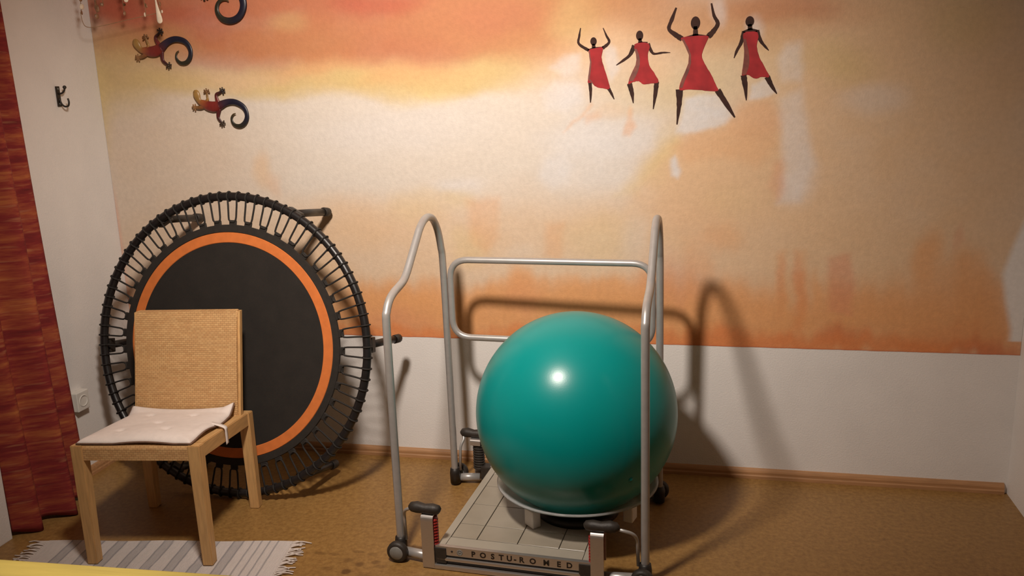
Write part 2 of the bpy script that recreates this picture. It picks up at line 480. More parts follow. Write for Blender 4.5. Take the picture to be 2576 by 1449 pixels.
# ------------------------------------------------------------------ measured outlines (metres, on the back wall)
BLOBS=[
 (3.215,1.261,0.877,0.905,'T',0.85,0.5),
 (1.938,0.907,2.822,0.315,'T',0.7,0.6),
 (1.845,0.617,2.907,0.208,'O',0.9,0.9),
 (1.159,2.049,1.36,0.375,'Q',1,1.25),
 (1.885,1.831,0.518,0.22,'A',0.85,0.9),
 (1.478,1.79,0.697,0.168,'A',0.6,0.6),
 (0.95,1.662,0.931,0.08,'Z',0.75,0.5),
 (1.635,1.63,0.544,0.085,'Z',0.7,0.5),
 (0.176,1.765,0.504,0.183,'A',0.6,0.5),
 (0.292,1.337,0.647,0.45,'T',0.35,0.5),
 (1.432,1.853,0.697,0.166,'Q',0.55,0.8),
 (2.195,1.959,0.671,0.327,'A',0.75,0.35),
 (2.418,1.719,0.488,0.16,'T',0.8,0.35),
 (3.118,1.798,0.563,0.452,'T',0.9,0.35),
 (2.845,1.84,0.248,0.083,'Q',0.75,0.35),
 (2.635,1.795,0.429,0.141,'A',0.7,0.35),
 (2.118,1.834,0.167,0.13,'Z',0.6,0.35),
 (2.284,1.869,0.298,0.1,'A',0.5,0.35),
 (1.808,1.879,0.253,0.104,'Q',0.6,0.35),
 (1.336,1.926,0.218,0.068,'S',0.55,0.35),
 (1.185,1.949,0.136,0.053,'S',0.45,0.35),
 (0.149,1.972,0.23,0.089,'S',0.85,0.35),
 (0.468,1.931,0.296,0.095,'S',0.5,0.35),
 (0.225,1.829,0.365,0.098,'A',0.8,0.35),
 (0.55,1.847,0.129,0.056,'S',0.3,0.35),
 (0.105,1.684,0.314,0.185,'Z',0.75,0.35),
 (-0.01,1.585,0.09,0.274,'Y',0.75,0.35),
 (0.357,1.675,0.248,0.066,'Z',0.5,0.35),
 (0.614,1.764,0.221,0.072,'Q',0.35,0.35),
 (0.872,1.785,0.392,0.142,'A',0.45,0.35),
 (0.917,1.878,0.106,0.047,'Z',0.3,0.35),
 (1.076,1.681,0.367,0.071,'O',0.45,0.35),
 (1.214,1.653,0.19,0.055,'Z',0.9,0.35),
 (1.071,1.626,0.283,0.064,'Z',0.6,0.35),
 (0.837,1.618,0.309,0.057,'Z',0.55,0.35),
 (0.603,1.666,0.279,0.049,'T',0.6,0.35),
 (0.41,1.64,0.209,0.058,'Z',0.5,0.35),
 (1.458,1.729,0.284,0.062,'Q',0.35,0.35),
 (1.486,1.651,0.301,0.07,'O',0.55,0.35),
 (1.551,1.61,0.315,0.07,'Z',0.8,0.35),
 (1.8,1.677,0.208,0.075,'Z',0.7,0.35),
 (1.929,1.74,0.22,0.089,'A',0.5,0.35),
 (1.481,1.565,0.202,0.062,'Y',0.5,0.35),
 (1.313,1.594,0.12,0.047,'Z',0.6,0.35),
 (2.192,1.64,0.382,0.164,'T',0.6,0.35),
 (2.373,1.56,0.498,0.194,'C',0.5,0.35),
 (2.373,1.56,0.211,0.134,'Z',0.3,0.35),
 (2.552,1.554,0.176,0.191,'Z',0.45,0.35),
 (2.739,1.62,0.227,0.187,'Z',0.3,0.35),
 (2.418,1.646,0.089,0.073,'T',0.5,0.35),
 (2.098,1.554,0.077,0.106,'W',0.5,0.35),
 (2.791,1.773,0.035,0.056,'W',0.55,0.35),
 (2.649,1.836,0.05,0.077,'W',0.45,0.35),
 (2.951,1.22,0.078,0.119,'W',0.65,0.35),
 (2.934,1.295,0.064,0.207,'W',0.3,0.35),
 (3.03,1.665,0.151,0.084,'Z',0.4,0.35),
 (3.115,1.606,0.122,0.084,'Z',0.35,0.35),
 (3.202,1.491,0.149,0.085,'W',0.3,0.35),
 (3.19,1.713,0.146,0.11,'T',0.4,0.35),
 (3.078,1.814,0.161,0.082,'Q',0.2,0.35),
 (3.585,1.629,0.19,0.351,'T',0.55,0.35),
 (3.484,1.78,0.178,0.16,'Z',0.35,0.35),
 (2.791,1.267,0.464,0.255,'T',0.6,0.35),
 (2.557,1.148,0.24,0.232,'O',0.3,0.35),
 (2.188,1.384,0.281,0.107,'W',0.6,0.35),
 (1.614,1.202,0.153,0.049,'W',0.5,0.35),
 (1.019,1.441,0.68,0.18,'C',0.4,0.35),
 (1.371,1.433,0.516,0.128,'W',0.35,0.35),
 (0.746,1.279,0.056,0.103,'T',0.6,0.35),
 (0.795,1.21,0.046,0.068,'O',0.25,0.35),
 (2.688,1.298,0.277,0.135,'T',0.85,0.35),
 (2.495,1.241,0.181,0.154,'T',0.6,0.35),
 (2.449,1.348,0.068,0.091,'Y',0.5,0.35),
 (2.404,1.257,0.076,0.092,'Y',0.4,0.35),
 (2.787,1.43,0.13,0.088,'P',0.25,0.35),
 (2.706,1.147,0.162,0.092,'Y',0.3,0.35),
 (2.251,1.481,0.092,0.045,'T',0.35,0.35),
 (1.167,1.054,0.396,0.154,'T',0.5,0.35),
 (1.438,1.121,0.191,0.1,'Y',0.25,0.35),
 (1.654,0.971,0.12,0.1,'Y',0.35,0.35),
 (1.628,1.153,0.101,0.049,'Y',0.3,0.35),
 (1.888,0.923,0.1,0.05,'C',0.3,0.35),
 (2.184,0.99,0.192,0.129,'Y',0.25,0.35),
 (2.342,0.991,0.094,0.128,'C',0.35,0.35),
 (2.497,0.991,0.123,0.095,'T',0.4,0.35),
 (2.695,0.992,0.09,0.094,'O',0.35,0.35),
 (3.086,1.054,0.169,0.091,'T',0.4,0.35),
 (0.997,0.774,0.243,0.196,'T',0.6,0.35),
 (1.397,0.746,0.338,0.087,'O',0.55,0.35),
 (1.336,0.639,0.398,0.16,'O',0.85,0.35),
 (0.749,0.569,0.975,0.186,'O',0.8,0.35),
 (1.353,0.613,0.253,0.098,'P',0.35,0.35),
 (1.868,0.805,0.076,0.085,'O',0.55,0.35),
 (1.761,0.667,0.447,0.138,'O',0.85,0.35),
 (2.017,0.757,0.548,0.084,'O',0.4,0.35),
 (1.882,0.721,0.101,0.103,'P',0.3,0.35),
 (2.278,0.762,0.416,0.115,'O',0.75,0.35),
 (2.499,0.799,0.187,0.163,'P',0.35,0.35),
 (2.342,0.631,0.528,0.134,'O',0.9,0.35),
 (2.655,0.688,0.4,0.18,'O',0.7,0.35),
 (2.893,0.805,0.027,0.142,'P',0.45,0.35),
 (2.966,0.838,0.032,0.11,'P',0.4,0.35),
 (3.025,0.808,0.026,0.094,'O',0.5,0.35),
 (3.028,0.729,0.409,0.142,'O',0.7,0.35),
 (2.931,0.774,0.032,0.079,'T',0.5,0.35),
 (3.386,0.706,0.361,0.203,'O',0.75,0.35),
 (3.427,0.92,0.062,0.15,'O',0.5,0.35),
 (3.555,0.847,0.08,0.151,'O',0.55,0.35),
 (3.618,0.727,0.107,0.153,'O',0.7,0.35),
 (3.517,0.996,0.024,0.074,'P',0.3,0.35),
 (3.265,0.858,0.098,0.092,'T',0.3,0.35),
 (1.312,0.553,1.274,0.061,'D',0.75,0.4),
 (2.179,0.565,0.495,0.071,'D',0.8,0.4),
 (2.734,0.573,0.535,0.082,'D',0.85,0.4),
 (3.121,0.604,0.13,0.072,'K',0.5,0.3),
 (3.324,0.579,0.494,0.056,'D',0.8,0.2),
 (3.644,0.577,0.148,0.046,'K',0.6,0.3),
 (3.531,0.616,0.207,0.077,'D',0.4,0.35),
]
POLYS=[
 ('T',0.55,0.05,[(2.3118, 1.1921), (2.4757, 1.3677), (2.5398, 1.389), (2.666, 1.4181), (2.7269, 1.4875), (2.8483, 1.5306), (2.8767, 1.41), (2.8765, 1.1385), (2.8015, 1.0236), (2.5108, 1.0568), (2.3115, 1.0908)]),
 ('O',0.3,0.03,[(2.4758, 1.3466), (2.5398, 1.389), (2.666, 1.4181), (2.7269, 1.4875), (2.8483, 1.5306), (2.8731, 1.4257), (2.8701, 1.3313), (2.7947, 1.2687), (2.6683, 1.3028), (2.5409, 1.2886)]),
 ('Y',0.4,0.03,[(2.2614, 1.1588), (2.3618, 1.2748), (2.4916, 1.3997), (2.5079, 1.3703), (2.4275, 1.2738), (2.3451, 1.1751)]),
 ('W',0.85,0.014,[(2.4948, 1.3997), (2.5134, 1.4697), (2.5319, 1.5264), (2.6448, 1.5448), (2.7041, 1.4646), (2.669, 1.426), (2.5397, 1.3954)]),
 ('W',0.7,0.01,[(2.7663, 1.513), (2.7679, 1.5688), (2.8238, 1.5884), (2.8599, 1.5472), (2.8332, 1.528)]),
 ('W',0.42,0.022,[(2.8714, 1.5222), (2.9501, 1.5504), (2.9768, 1.4076), (3.0061, 1.2815), (2.96, 1.138), (2.8737, 1.1287), (2.8943, 1.2513), (2.8767, 1.41)]),
 ('W',0.45,0.02,[(2.8623, 1.6572), (2.8845, 1.7106), (2.932, 1.7115), (2.9526, 1.6385), (2.9402, 1.5751), (2.8767, 1.5865)]),
 ('W',0.4,0.05,[(1.963, 1.2294), (1.9912, 1.3138), (2.0612, 1.3795), (2.1469, 1.4436), (2.2961, 1.3878), (2.4107, 1.421), (2.4754, 1.4033), (2.3782, 1.3042), (2.3286, 1.2254), (2.2784, 1.1857), (2.0571, 1.1773)]),
 ('W',0.55,0.025,[(1.9583, 1.2465), (1.9877, 1.3105), (2.0602, 1.3261), (2.0968, 1.2785), (2.075, 1.2112), (2.0141, 1.1862)]),
 ('W',0.55,0.025,[(1.9806, 1.571), (2.0323, 1.6099), (2.1241, 1.5906), (2.1315, 1.5337), (2.0635, 1.4917), (1.9925, 1.5051)]),
 ('W',0.5,0.018,[(2.0133, 1.6589), (2.0679, 1.7048), (2.126, 1.7056), (2.1333, 1.6464), (2.0662, 1.6248)]),
 ('W',0.55,0.014,[(2.2165, 1.7145), (2.246, 1.7384), (2.2718, 1.7247), (2.2778, 1.6489), (2.2514, 1.6022), (2.232, 1.6348)]),
 ('O',0.4,0.01,[(2.1664, 1.5246), (2.1745, 1.5114), (2.1406, 1.4732), (2.0618, 1.4093), (2.0879, 1.4418), (2.1341, 1.4832)]),
 ('O',0.3,0.014,[(2.1406, 1.4732), (2.1942, 1.4881), (2.2073, 1.4715), (2.1552, 1.4401)]),
 ('O',0.5,0.011,[(2.3228, 1.5039), (2.3326, 1.4939), (2.3227, 1.4555), (2.3422, 1.4258), (2.3208, 1.3905), (2.2895, 1.3944), (2.2963, 1.4302), (2.3112, 1.4622)]),
 ('W',0.9,0.012,[(2.4762, 1.2994), (2.4923, 1.3154), (2.5153, 1.2644), (2.5092, 1.2267), (2.4831, 1.2402)]),
 ('P',0.3,0.02,[(2.8562, 1.2838), (2.8897, 1.296), (2.9027, 1.1869), (2.8765, 1.1385), (2.8469, 1.1874)]),
 ('O',0.4,0.016,[(2.8804, 0.924), (2.9113, 0.941), (2.9241, 0.7556), (2.9129, 0.6176), (2.8803, 0.634)]),
 ('O',0.35,0.016,[(2.9457, 0.9412), (2.9859, 0.9498), (3.0023, 0.7741), (2.971, 0.6882)]),
 ('P',0.45,0.018,[(3.063, 0.919), (3.1435, 0.9329), (3.1702, 0.8274), (3.1616, 0.6929), (3.0802, 0.7079)]),
 ('D',0.35,0.018,[(2.9488, 0.8577), (2.9826, 0.8749), (2.9949, 0.723), (2.9806, 0.6022), (2.9539, 0.6361)]),
 ('O',0.35,0.03,[(3.3759, 0.9767), (3.439, 1.0169), (3.4888, 0.9293), (3.526, 0.6187), (3.3779, 0.5973)]),
 ('O',0.4,0.03,[(3.5178, 0.9295), (3.5885, 0.9461), (3.669, 0.835), (3.7167, 0.6079), (3.5272, 0.602)]),
 ('O',0.32,0.025,[(1.654, 1.1453), (1.7933, 1.1585), (1.7796, 0.986), (1.7302, 0.932), (1.6557, 0.9855)]),
 ('O',0.32,0.022,[(1.9811, 1.0481), (2.0581, 1.0534), (2.0372, 0.8902), (1.9725, 0.9197)]),
 ('O',0.3,0.025,[(1.8359, 0.8431), (1.9175, 0.8621), (1.9309, 0.6994), (1.8127, 0.6968)]),
 ('O',0.25,0.03,[(2.5279, 0.9892), (2.6253, 1.0232), (2.6445, 0.8537), (2.5294, 0.8349)]),
]
MURAL_EDGE= [(0.6528, 3.7209), (0.7586, 3.6959), (0.8633, 3.6765), (0.967, 3.7019), (1.0832, 3.7399), (1.211, 3.786), (1.4178, 3.8292), (1.9432, 3.8022)]
DANCERS=[
 dict(head=(2.1824, 1.7519, 0.0122, 0.0154),chest=[(2.1554, 1.7219), (2.183, 1.7308), (2.2208, 1.7312), (2.2165, 1.7221), (2.166, 1.7186)],neck=[(2.1823, 1.743), (2.1829, 1.7268)],limbs=[[(2.1639, 1.7195, 0.0061), (2.1262, 1.7454, 0.0049), (2.1279, 1.7737, 0.0041), (2.1335, 1.8036, 0.0014)], [(2.2165, 1.7253, 0.0061), (2.2418, 1.7464, 0.0049), (2.2316, 1.771, 0.0037), (2.2194, 1.7996, 0.0014)], [(2.1665, 1.6008, 0.0069), (2.1689, 1.5635, 0.0053), (2.1676, 1.5241, 0.0018)], [(2.237, 1.5778, 0.0065), (2.2486, 1.5568, 0.0049), (2.2594, 1.5338, 0.0016)]],dress=[(2.166, 1.7214), (2.1913, 1.7276), (2.2174, 1.7273), (2.212, 1.6931), (2.22, 1.6603), (2.2323, 1.619), (2.2424, 1.5756), (2.215, 1.5773), (2.1896, 1.5835), (2.1728, 1.5985), (2.1584, 1.6011), (2.165, 1.646), (2.1696, 1.6786), (2.1649, 1.7032)]),
 dict(head=(2.3569, 1.7653, 0.0134, 0.0183),chest=[(2.335, 1.7331), (2.3598, 1.7432), (2.3872, 1.7412), (2.3844, 1.7322), (2.3412, 1.732)],neck=[(2.3577, 1.7553), (2.3597, 1.7372)],limbs=[[(2.3371, 1.7302, 0.0085), (2.3205, 1.6968, 0.0061), (2.2955, 1.6776, 0.0045), (2.2683, 1.6605, 0.0014)], [(2.3872, 1.734, 0.0077), (2.3979, 1.7116, 0.0057), (2.411, 1.6971, 0.0041), (2.4437, 1.6997, 0.0032), (2.4713, 1.6986, 0.001)], [(2.318, 1.5914, 0.0093), (2.3275, 1.5543, 0.0073), (2.3325, 1.5171, 0.0016)], [(2.4208, 1.594, 0.0093), (2.4164, 1.5515, 0.0073), (2.4083, 1.4923, 0.0016)]],dress=[(2.3433, 1.7371), (2.3844, 1.7381), (2.3946, 1.7217), (2.3873, 1.694), (2.3927, 1.6577), (2.4154, 1.6205), (2.4278, 1.5917), (2.399, 1.5887), (2.37, 1.5864), (2.3534, 1.5984), (2.3326, 1.5958), (2.3139, 1.5895), (2.3244, 1.6238), (2.3432, 1.6596), (2.3473, 1.6876), (2.3371, 1.7202)]),
 dict(head=(2.5624, 1.8009, 0.017, 0.0235),chest=[(2.5061, 1.7486), (2.5629, 1.7625), (2.6139, 1.7535), (2.6061, 1.7433), (2.5162, 1.7442)],neck=[(2.5625, 1.7892), (2.563, 1.7539)],limbs=[[(2.5142, 1.7463, 0.0097), (2.4887, 1.7632, 0.0085), (2.4655, 1.7852, 0.0069), (2.4773, 1.8207, 0.0065), (2.4919, 1.859, 0.0032)], [(2.6088, 1.7499, 0.0101), (2.6275, 1.7685, 0.0089), (2.6428, 1.7951, 0.0073), (2.6285, 1.8248, 0.0057), (2.6187, 1.8678, 0.0028)], [(2.5058, 1.5628, 0.013), (2.5055, 1.5079, 0.0089), (2.4979, 1.4323, 0.002)], [(2.6465, 1.5553, 0.011), (2.6803, 1.5028, 0.0085), (2.7114, 1.4535, 0.0028)]],dress=[(2.5113, 1.7503), (2.5602, 1.7548), (2.608, 1.7526), (2.6055, 1.7363), (2.5928, 1.7054), (2.5872, 1.6819), (2.5976, 1.6537), (2.6222, 1.613), (2.643, 1.5683), (2.6493, 1.554), (2.6193, 1.5522), (2.5789, 1.5584), (2.5384, 1.5617), (2.5058, 1.5608), (2.5136, 1.5968), (2.5334, 1.6402), (2.5451, 1.6756), (2.5327, 1.7079), (2.5195, 1.7322)]),
 dict(head=(2.7568, 1.7973, 0.0154, 0.0183),chest=[(2.7317, 1.7637), (2.7586, 1.774), (2.786, 1.7662), (2.7824, 1.7563), (2.7377, 1.7557)],neck=[(2.7571, 1.7876), (2.7588, 1.7663)],limbs=[[(2.7383, 1.7622, 0.0093), (2.7276, 1.7231, 0.0061), (2.7137, 1.6963, 0.0049), (2.7037, 1.6693, 0.0014)], [(2.7822, 1.7633, 0.0085), (2.7967, 1.7278, 0.0057), (2.8121, 1.7077, 0.0045), (2.8265, 1.6916, 0.0014)], [(2.7395, 1.6067, 0.011), (2.7473, 1.5608, 0.0077), (2.7516, 1.5147, 0.0016)], [(2.8239, 1.5978, 0.0101), (2.8405, 1.5656, 0.0073), (2.8602, 1.5353, 0.0016)]],dress=[(2.7377, 1.7576), (2.7803, 1.7595), (2.7887, 1.7398), (2.7837, 1.7089), (2.7945, 1.6695), (2.8152, 1.6295), (2.8317, 1.5975), (2.8044, 1.5985), (2.7811, 1.5926), (2.7532, 1.6082), (2.7335, 1.6069), (2.7384, 1.6482), (2.7414, 1.6873), (2.7365, 1.7266)]),
]
GECKO_BODY= [(-0.1053, 0.0703, 0.0066), (-0.1042, 0.0615, 0.0143), (-0.1015, 0.0478, 0.0165), (-0.0968, 0.0321, 0.0132), (-0.0894, 0.0202, 0.0121), (-0.0738, 0.0119, 0.0165), (-0.0527, 0.0025, 0.0208), (-0.0311, -0.002, 0.0225), (-0.0111, -0.0006, 0.0214), (0.0024, 0.0019, 0.0176)]
GECKO_TAIL= [(-0.0044, 0.0001, 0.0186), (0.0118, 0.0065, 0.0165), (0.0302, 0.0131, 0.014), (0.0503, 0.0164, 0.0129), (0.0719, 0.015, 0.0123), (0.0928, 0.007, 0.0118), (0.111, -0.0061, 0.0112), (0.121, -0.0228, 0.0104), (0.1239, -0.0423, 0.0101), (0.1191, -0.0596, 0.0099), (0.1076, -0.0749, 0.0097), (0.0912, -0.0843, 0.009), (0.0758, -0.0849, 0.0081), (0.0621, -0.0797, 0.0072), (0.0535, -0.0687, 0.0064), (0.0506, -0.0559, 0.0055), (0.0542, -0.0443, 0.0046), (0.0628, -0.0358, 0.0035), (0.073, -0.0331, 0.0018)]
GECKO_LEGS= [[(-0.0671, 0.0117, 0.0088), (-0.0528, 0.0288, 0.0066), (-0.0525, 0.0405, 0.0055), (-0.0534, 0.0599, 0.0055)], [(-0.0705, 0.0021, 0.0099), (-0.089, -0.0033, 0.0088), (-0.1025, -0.0039, 0.0077), (-0.1168, -0.0025, 0.0066)], [(-0.0032, 0.0098, 0.011), (-0.0101, 0.0353, 0.0082), (-0.0084, 0.0488, 0.0071), (0.0066, 0.0551, 0.006), (0.0195, 0.0624, 0.0049)], [(-0.0036, -0.0116, 0.011), (-0.0108, -0.0348, 0.0088), (-0.0113, -0.0485, 0.0071), (-0.003, -0.0624, 0.006), (0.0046, -0.0724, 0.0049)]]
GECKO_HIP= (0.5841, 1.5569)
GECKO_TOP= (0.6365, 2.0835)

MURAL_TONE = dict(W=(0.66, 0.635, 0.635), C=(0.645, 0.575, 0.505), Y=(0.66, 0.50, 0.235), O=(0.70, 0.335, 0.135), T=(0.68, 0.455, 0.27),
               P=(0.64, 0.24, 0.135), R=(0.60, 0.135, 0.08), D=(0.68, 0.22, 0.068), K=(0.52, 0.12, 0.038),
               A=(0.50, 0.232, 0.092), Q=(0.47, 0.165, 0.082), S=(0.44, 0.090, 0.050), Z=(0.60, 0.44, 0.195))  # A, Q, S, Z: O, P, R, Y darkened against strong lamp light up high

# ------------------------------------------------------------------ the room
box('floor', -0.1, ROOM_W + 0.1, -ROOM_D, 0.1, -0.1, 0.0, M['cork'])['kind'] = 'structure'
box('ceiling', -0.1, ROOM_W + 0.1, -ROOM_D, 0.1, ROOM_H, ROOM_H + 0.1, M['ceiling'])['kind'] = 'structure'
wall_back = box('wall_back', -0.1, ROOM_W + 0.1, 0.0, 0.1, 0.0, ROOM_H, M['white_wall'])
wall_back['kind'] = 'structure'
wall_left = box('wall_left', -0.1, 0.0, -ROOM_D, 0.0, 0.0, ROOM_H, M['white_wall'])
wall_left['kind'] = 'structure'
wall_right = box('wall_right', ROOM_W, ROOM_W + 0.1, -ROOM_D, 0.0, 0.0, ROOM_H, M['white_wall'])
wall_right['kind'] = 'structure'
wall_front = box('wall_front', -0.1, ROOM_W + 0.1, -ROOM_D - 0.1, -ROOM_D, 0.0, ROOM_H, M['dim_wall'])
wall_front['kind'] = 'structure'
box('pier', 0.0, 0.09, -2.6, -0.945, 0.0, ROOM_H, M['white_wall'], wall_left, 0.004)

def skirting(name, length, M_):
    prof = [(0, 0), (0.016, 0), (0.016, 0.012), (0.013, 0.017), (0.013, 0.027), (0.010, 0.034), (0.006, 0.040), (0, 0.042)]
    bm = bmesh.new()
    a = [bm.verts.new(M_ @ Vector((0, -d, z))) for d, z in prof]
    b = [bm.verts.new(M_ @ Vector((length, -d, z))) for d, z in prof]
    n = len(prof)
    bm.faces.new(a); bm.faces.new(list(reversed(b)))
    for i in range(n):
        bm.faces.new((a[i], b[i], b[(i + 1) % n], a[(i + 1) % n]))
    return struct(name, bm, M['baseboard'])
skirting('baseboard_back', ROOM_W - 0.012, Matrix.Identity(4))
skirting('baseboard_left', 0.56, Matrix.Translation((0, -0.58, 0)) @ Matrix.Rotation(math.radians(90), 4, 'Z'))

# mural: a dense sheet of paint on the wall, pigment per vertex, darkened at the top to offset the lamp
def grid_noise(x, z, sx, sz, seed):
    r = np.random.RandomState(seed)
    G = r.rand(256, 256)
    u, v = x / sx, z / sz
    iu, iv = np.floor(u).astype(int), np.floor(v).astype(int)
    fu, fv = u - iu, v - iv
    fu = fu * fu * (3 - 2 * fu); fv = fv * fv * (3 - 2 * fv)
    g = lambda a, b_: G[a % 256, b_ % 256]
    return (g(iu, iv) * (1 - fu) * (1 - fv) + g(iu + 1, iv) * fu * (1 - fv) + g(iu, iv + 1) * (1 - fu) * fv + g(iu + 1, iv + 1) * fu * fv)

def fbm(x, z, sx, sz, seed, n=4):
    s = 0; a = 0.5; tot = 0
    for i in range(n):
        s = s + a * grid_noise(x, z, sx / 2 ** i, sz / 2 ** i, seed + i); tot += a; a *= 0.55
    return s / tot - 0.5

def mural_color(x, z):
    xd = x + 0.09 * fbm(x, z, 0.25, 0.18, 11)
    zd = z + 0.075 * fbm(x, z, 0.25, 0.18, 31)
    # brushed downward streaks in the lower half
    low = np.clip((1.25 - z) / 0.5, 0, 1)
    zd = zd + low * 0.10 * fbm(x, z, 0.07, 1.2, 51, 3)
    col = np.empty(x.shape + (3,)); col[:] = MURAL_TONE['C']
    for (cx, cz, rx, rz, k, al, soft) in BLOBS:
        d = np.sqrt(((xd - cx) / rx) ** 2 + ((zd - cz) / rz) ** 2)
        t = np.clip((1.15 - d) / (1.15 - soft * 0.6), 0, 1)
        t = t * t * (3 - 2 * t)
        br = 0.97 + 0.35 * fbm(x, z, 0.13, 0.09, 71 + int(abs(cx) * 37) % 50, 3)
        t = np.clip(t * al * br, 0, 1)[..., None]
        col = col * (1 - t) + np.array(MURAL_TONE[k]) * t
    # painted patches with brushed borders
    xp = x + 0.020 * fbm(x, z, 0.06, 0.05, 131, 4); zp = z + 0.020 * fbm(x, z, 0.06, 0.05, 141, 4)
    for (k, al, soft, pts) in POLYS:
        xs_ = [p[0] for p in pts]; zs_ = [p[1] for p in pts]
        sel = (x > min(xs_) - 0.15) & (x < max(xs_) + 0.15) & (z > min(zs_) - 0.15) & (z < max(zs_) + 0.15)
        px_, pz_ = xp[sel], zp[sel]
        dist = np.full(px_.shape, 9.0); inside = np.zeros(px_.shape, bool)
        for i in range(len(pts)):
            (ax, az), (bx, bz) = pts[i], pts[(i + 1) % len(pts)]
            ex, ez = bx - ax, bz - az
            t = np.clip(((px_ - ax) * ex + (pz_ - az) * ez) / (ex * ex + ez * ez), 0, 1)
            dist = np.minimum(dist, np.hypot(px_ - ax - t * ex, pz_ - az - t * ez))
            cr_ = ((az > pz_) != (bz > pz_)) & (px_ < (bx - ax) * (pz_ - az) / (bz - az + 1e-12) + ax)
            inside ^= cr_
        sd = np.where(inside, dist, -dist)
        t = np.clip(sd / (2 * soft) + 0.5, 0, 1)
        t = t * t * (3 - 2 * t) * al * (0.95 + 0.5 * fbm(x[sel], z[sel], 0.05, 0.035, 151, 3))
        t = np.clip(t, 0, 1)[..., None]
        col[sel] = col[sel] * (1 - t) + np.array(MURAL_TONE[k]) * t
    # brush texture
    s = 1 + 0.07 * fbm(x, z, 0.06, 0.03, 91, 4) + 0.05 * fbm(x, z, 0.018, 0.16, 95, 2) * low
    col = col * s[..., None]
    # soft pale end of the paint beside the right corner, and the bare red line at the left corner
    ez = np.array([e[0] for e in MURAL_EDGE]); ex = np.array([e[1] for e in MURAL_EDGE])
    edge = np.interp(z, ez, ex)
    t = np.clip((x - edge + 0.012) / 0.024, 0, 1)
    t = np.where(z < MURAL_Z + 0.055, 0, t)[..., None]
    col = col * (1 - t) + np.array((0.74, 0.70, 0.67)) * t
    t = (np.clip((0.02 - x) / 0.015, 0, 1) * np.clip((1.25 - z) / 0.15, 0, 1) * 0.45)[..., None]
    col = col * (1 - t) + np.array((0.72, 0.36, 0.28)) * t
    # ragged red pencil line along the lower border
    t = np.clip((MURAL_Z + 0.006 + 0.006 * fbm(x, z * 0, 0.08, 1, 44, 3) - z) / 0.004, 0, 1)[..., None] * 0.55
    col = col * (1 - t) + np.array((0.55, 0.12, 0.06)) * t
    return np.clip(col, 0.01, 0.88)

def build_mural():
    step = 0.007
    nx, nz = int(ROOM_W / step), int((ROOM_H - MURAL_Z) / step)
    xs = np.linspace(0.001, ROOM_W - 0.001, nx); zs = np.linspace(MURAL_Z, ROOM_H - 0.002, nz)
    X, Z = np.meshgrid(xs, zs)
    C = mural_color(X, Z)
    ed = 0.0025 * fbm(X[0], X[0] * 0, 0.05, 1, 3, 3)
    Z[0] += ed
    co = np.stack([X, np.full_like(X, -0.0012), Z], -1).reshape(-1, 3)
    idx = np.arange(nx * nz).reshape(nz, nx)
    q = np.stack([idx[:-1, :-1], idx[:-1, 1:], idx[1:, 1:], idx[1:, :-1]], -1).reshape(-1, 4)
    me = bpy.data.meshes.new('mural')
    me.vertices.add(len(co)); me.vertices.foreach_set('co', co.ravel())
    me.loops.add(q.size); me.loops.foreach_set('vertex_index', q.ravel())
    me.polygons.add(len(q))
    me.polygons.foreach_set('loop_start', np.arange(0, q.size, 4))
    me.polygons.foreach_set('loop_total', np.full(len(q), 4))
    me.update(); me.validate()
    ca = me.color_attributes.new('Col', 'FLOAT_COLOR', 'POINT')
    rgba = np.concatenate([C.reshape(-1, 3), np.ones((nx * nz, 1))], 1)
    ca.data.foreach_set('color', rgba.ravel())
    o = link('mural', me, M['mural'], wall_back)
    o['label'] = 'orange, coral and cream sunset mural painted across the back wall'
build_mural()

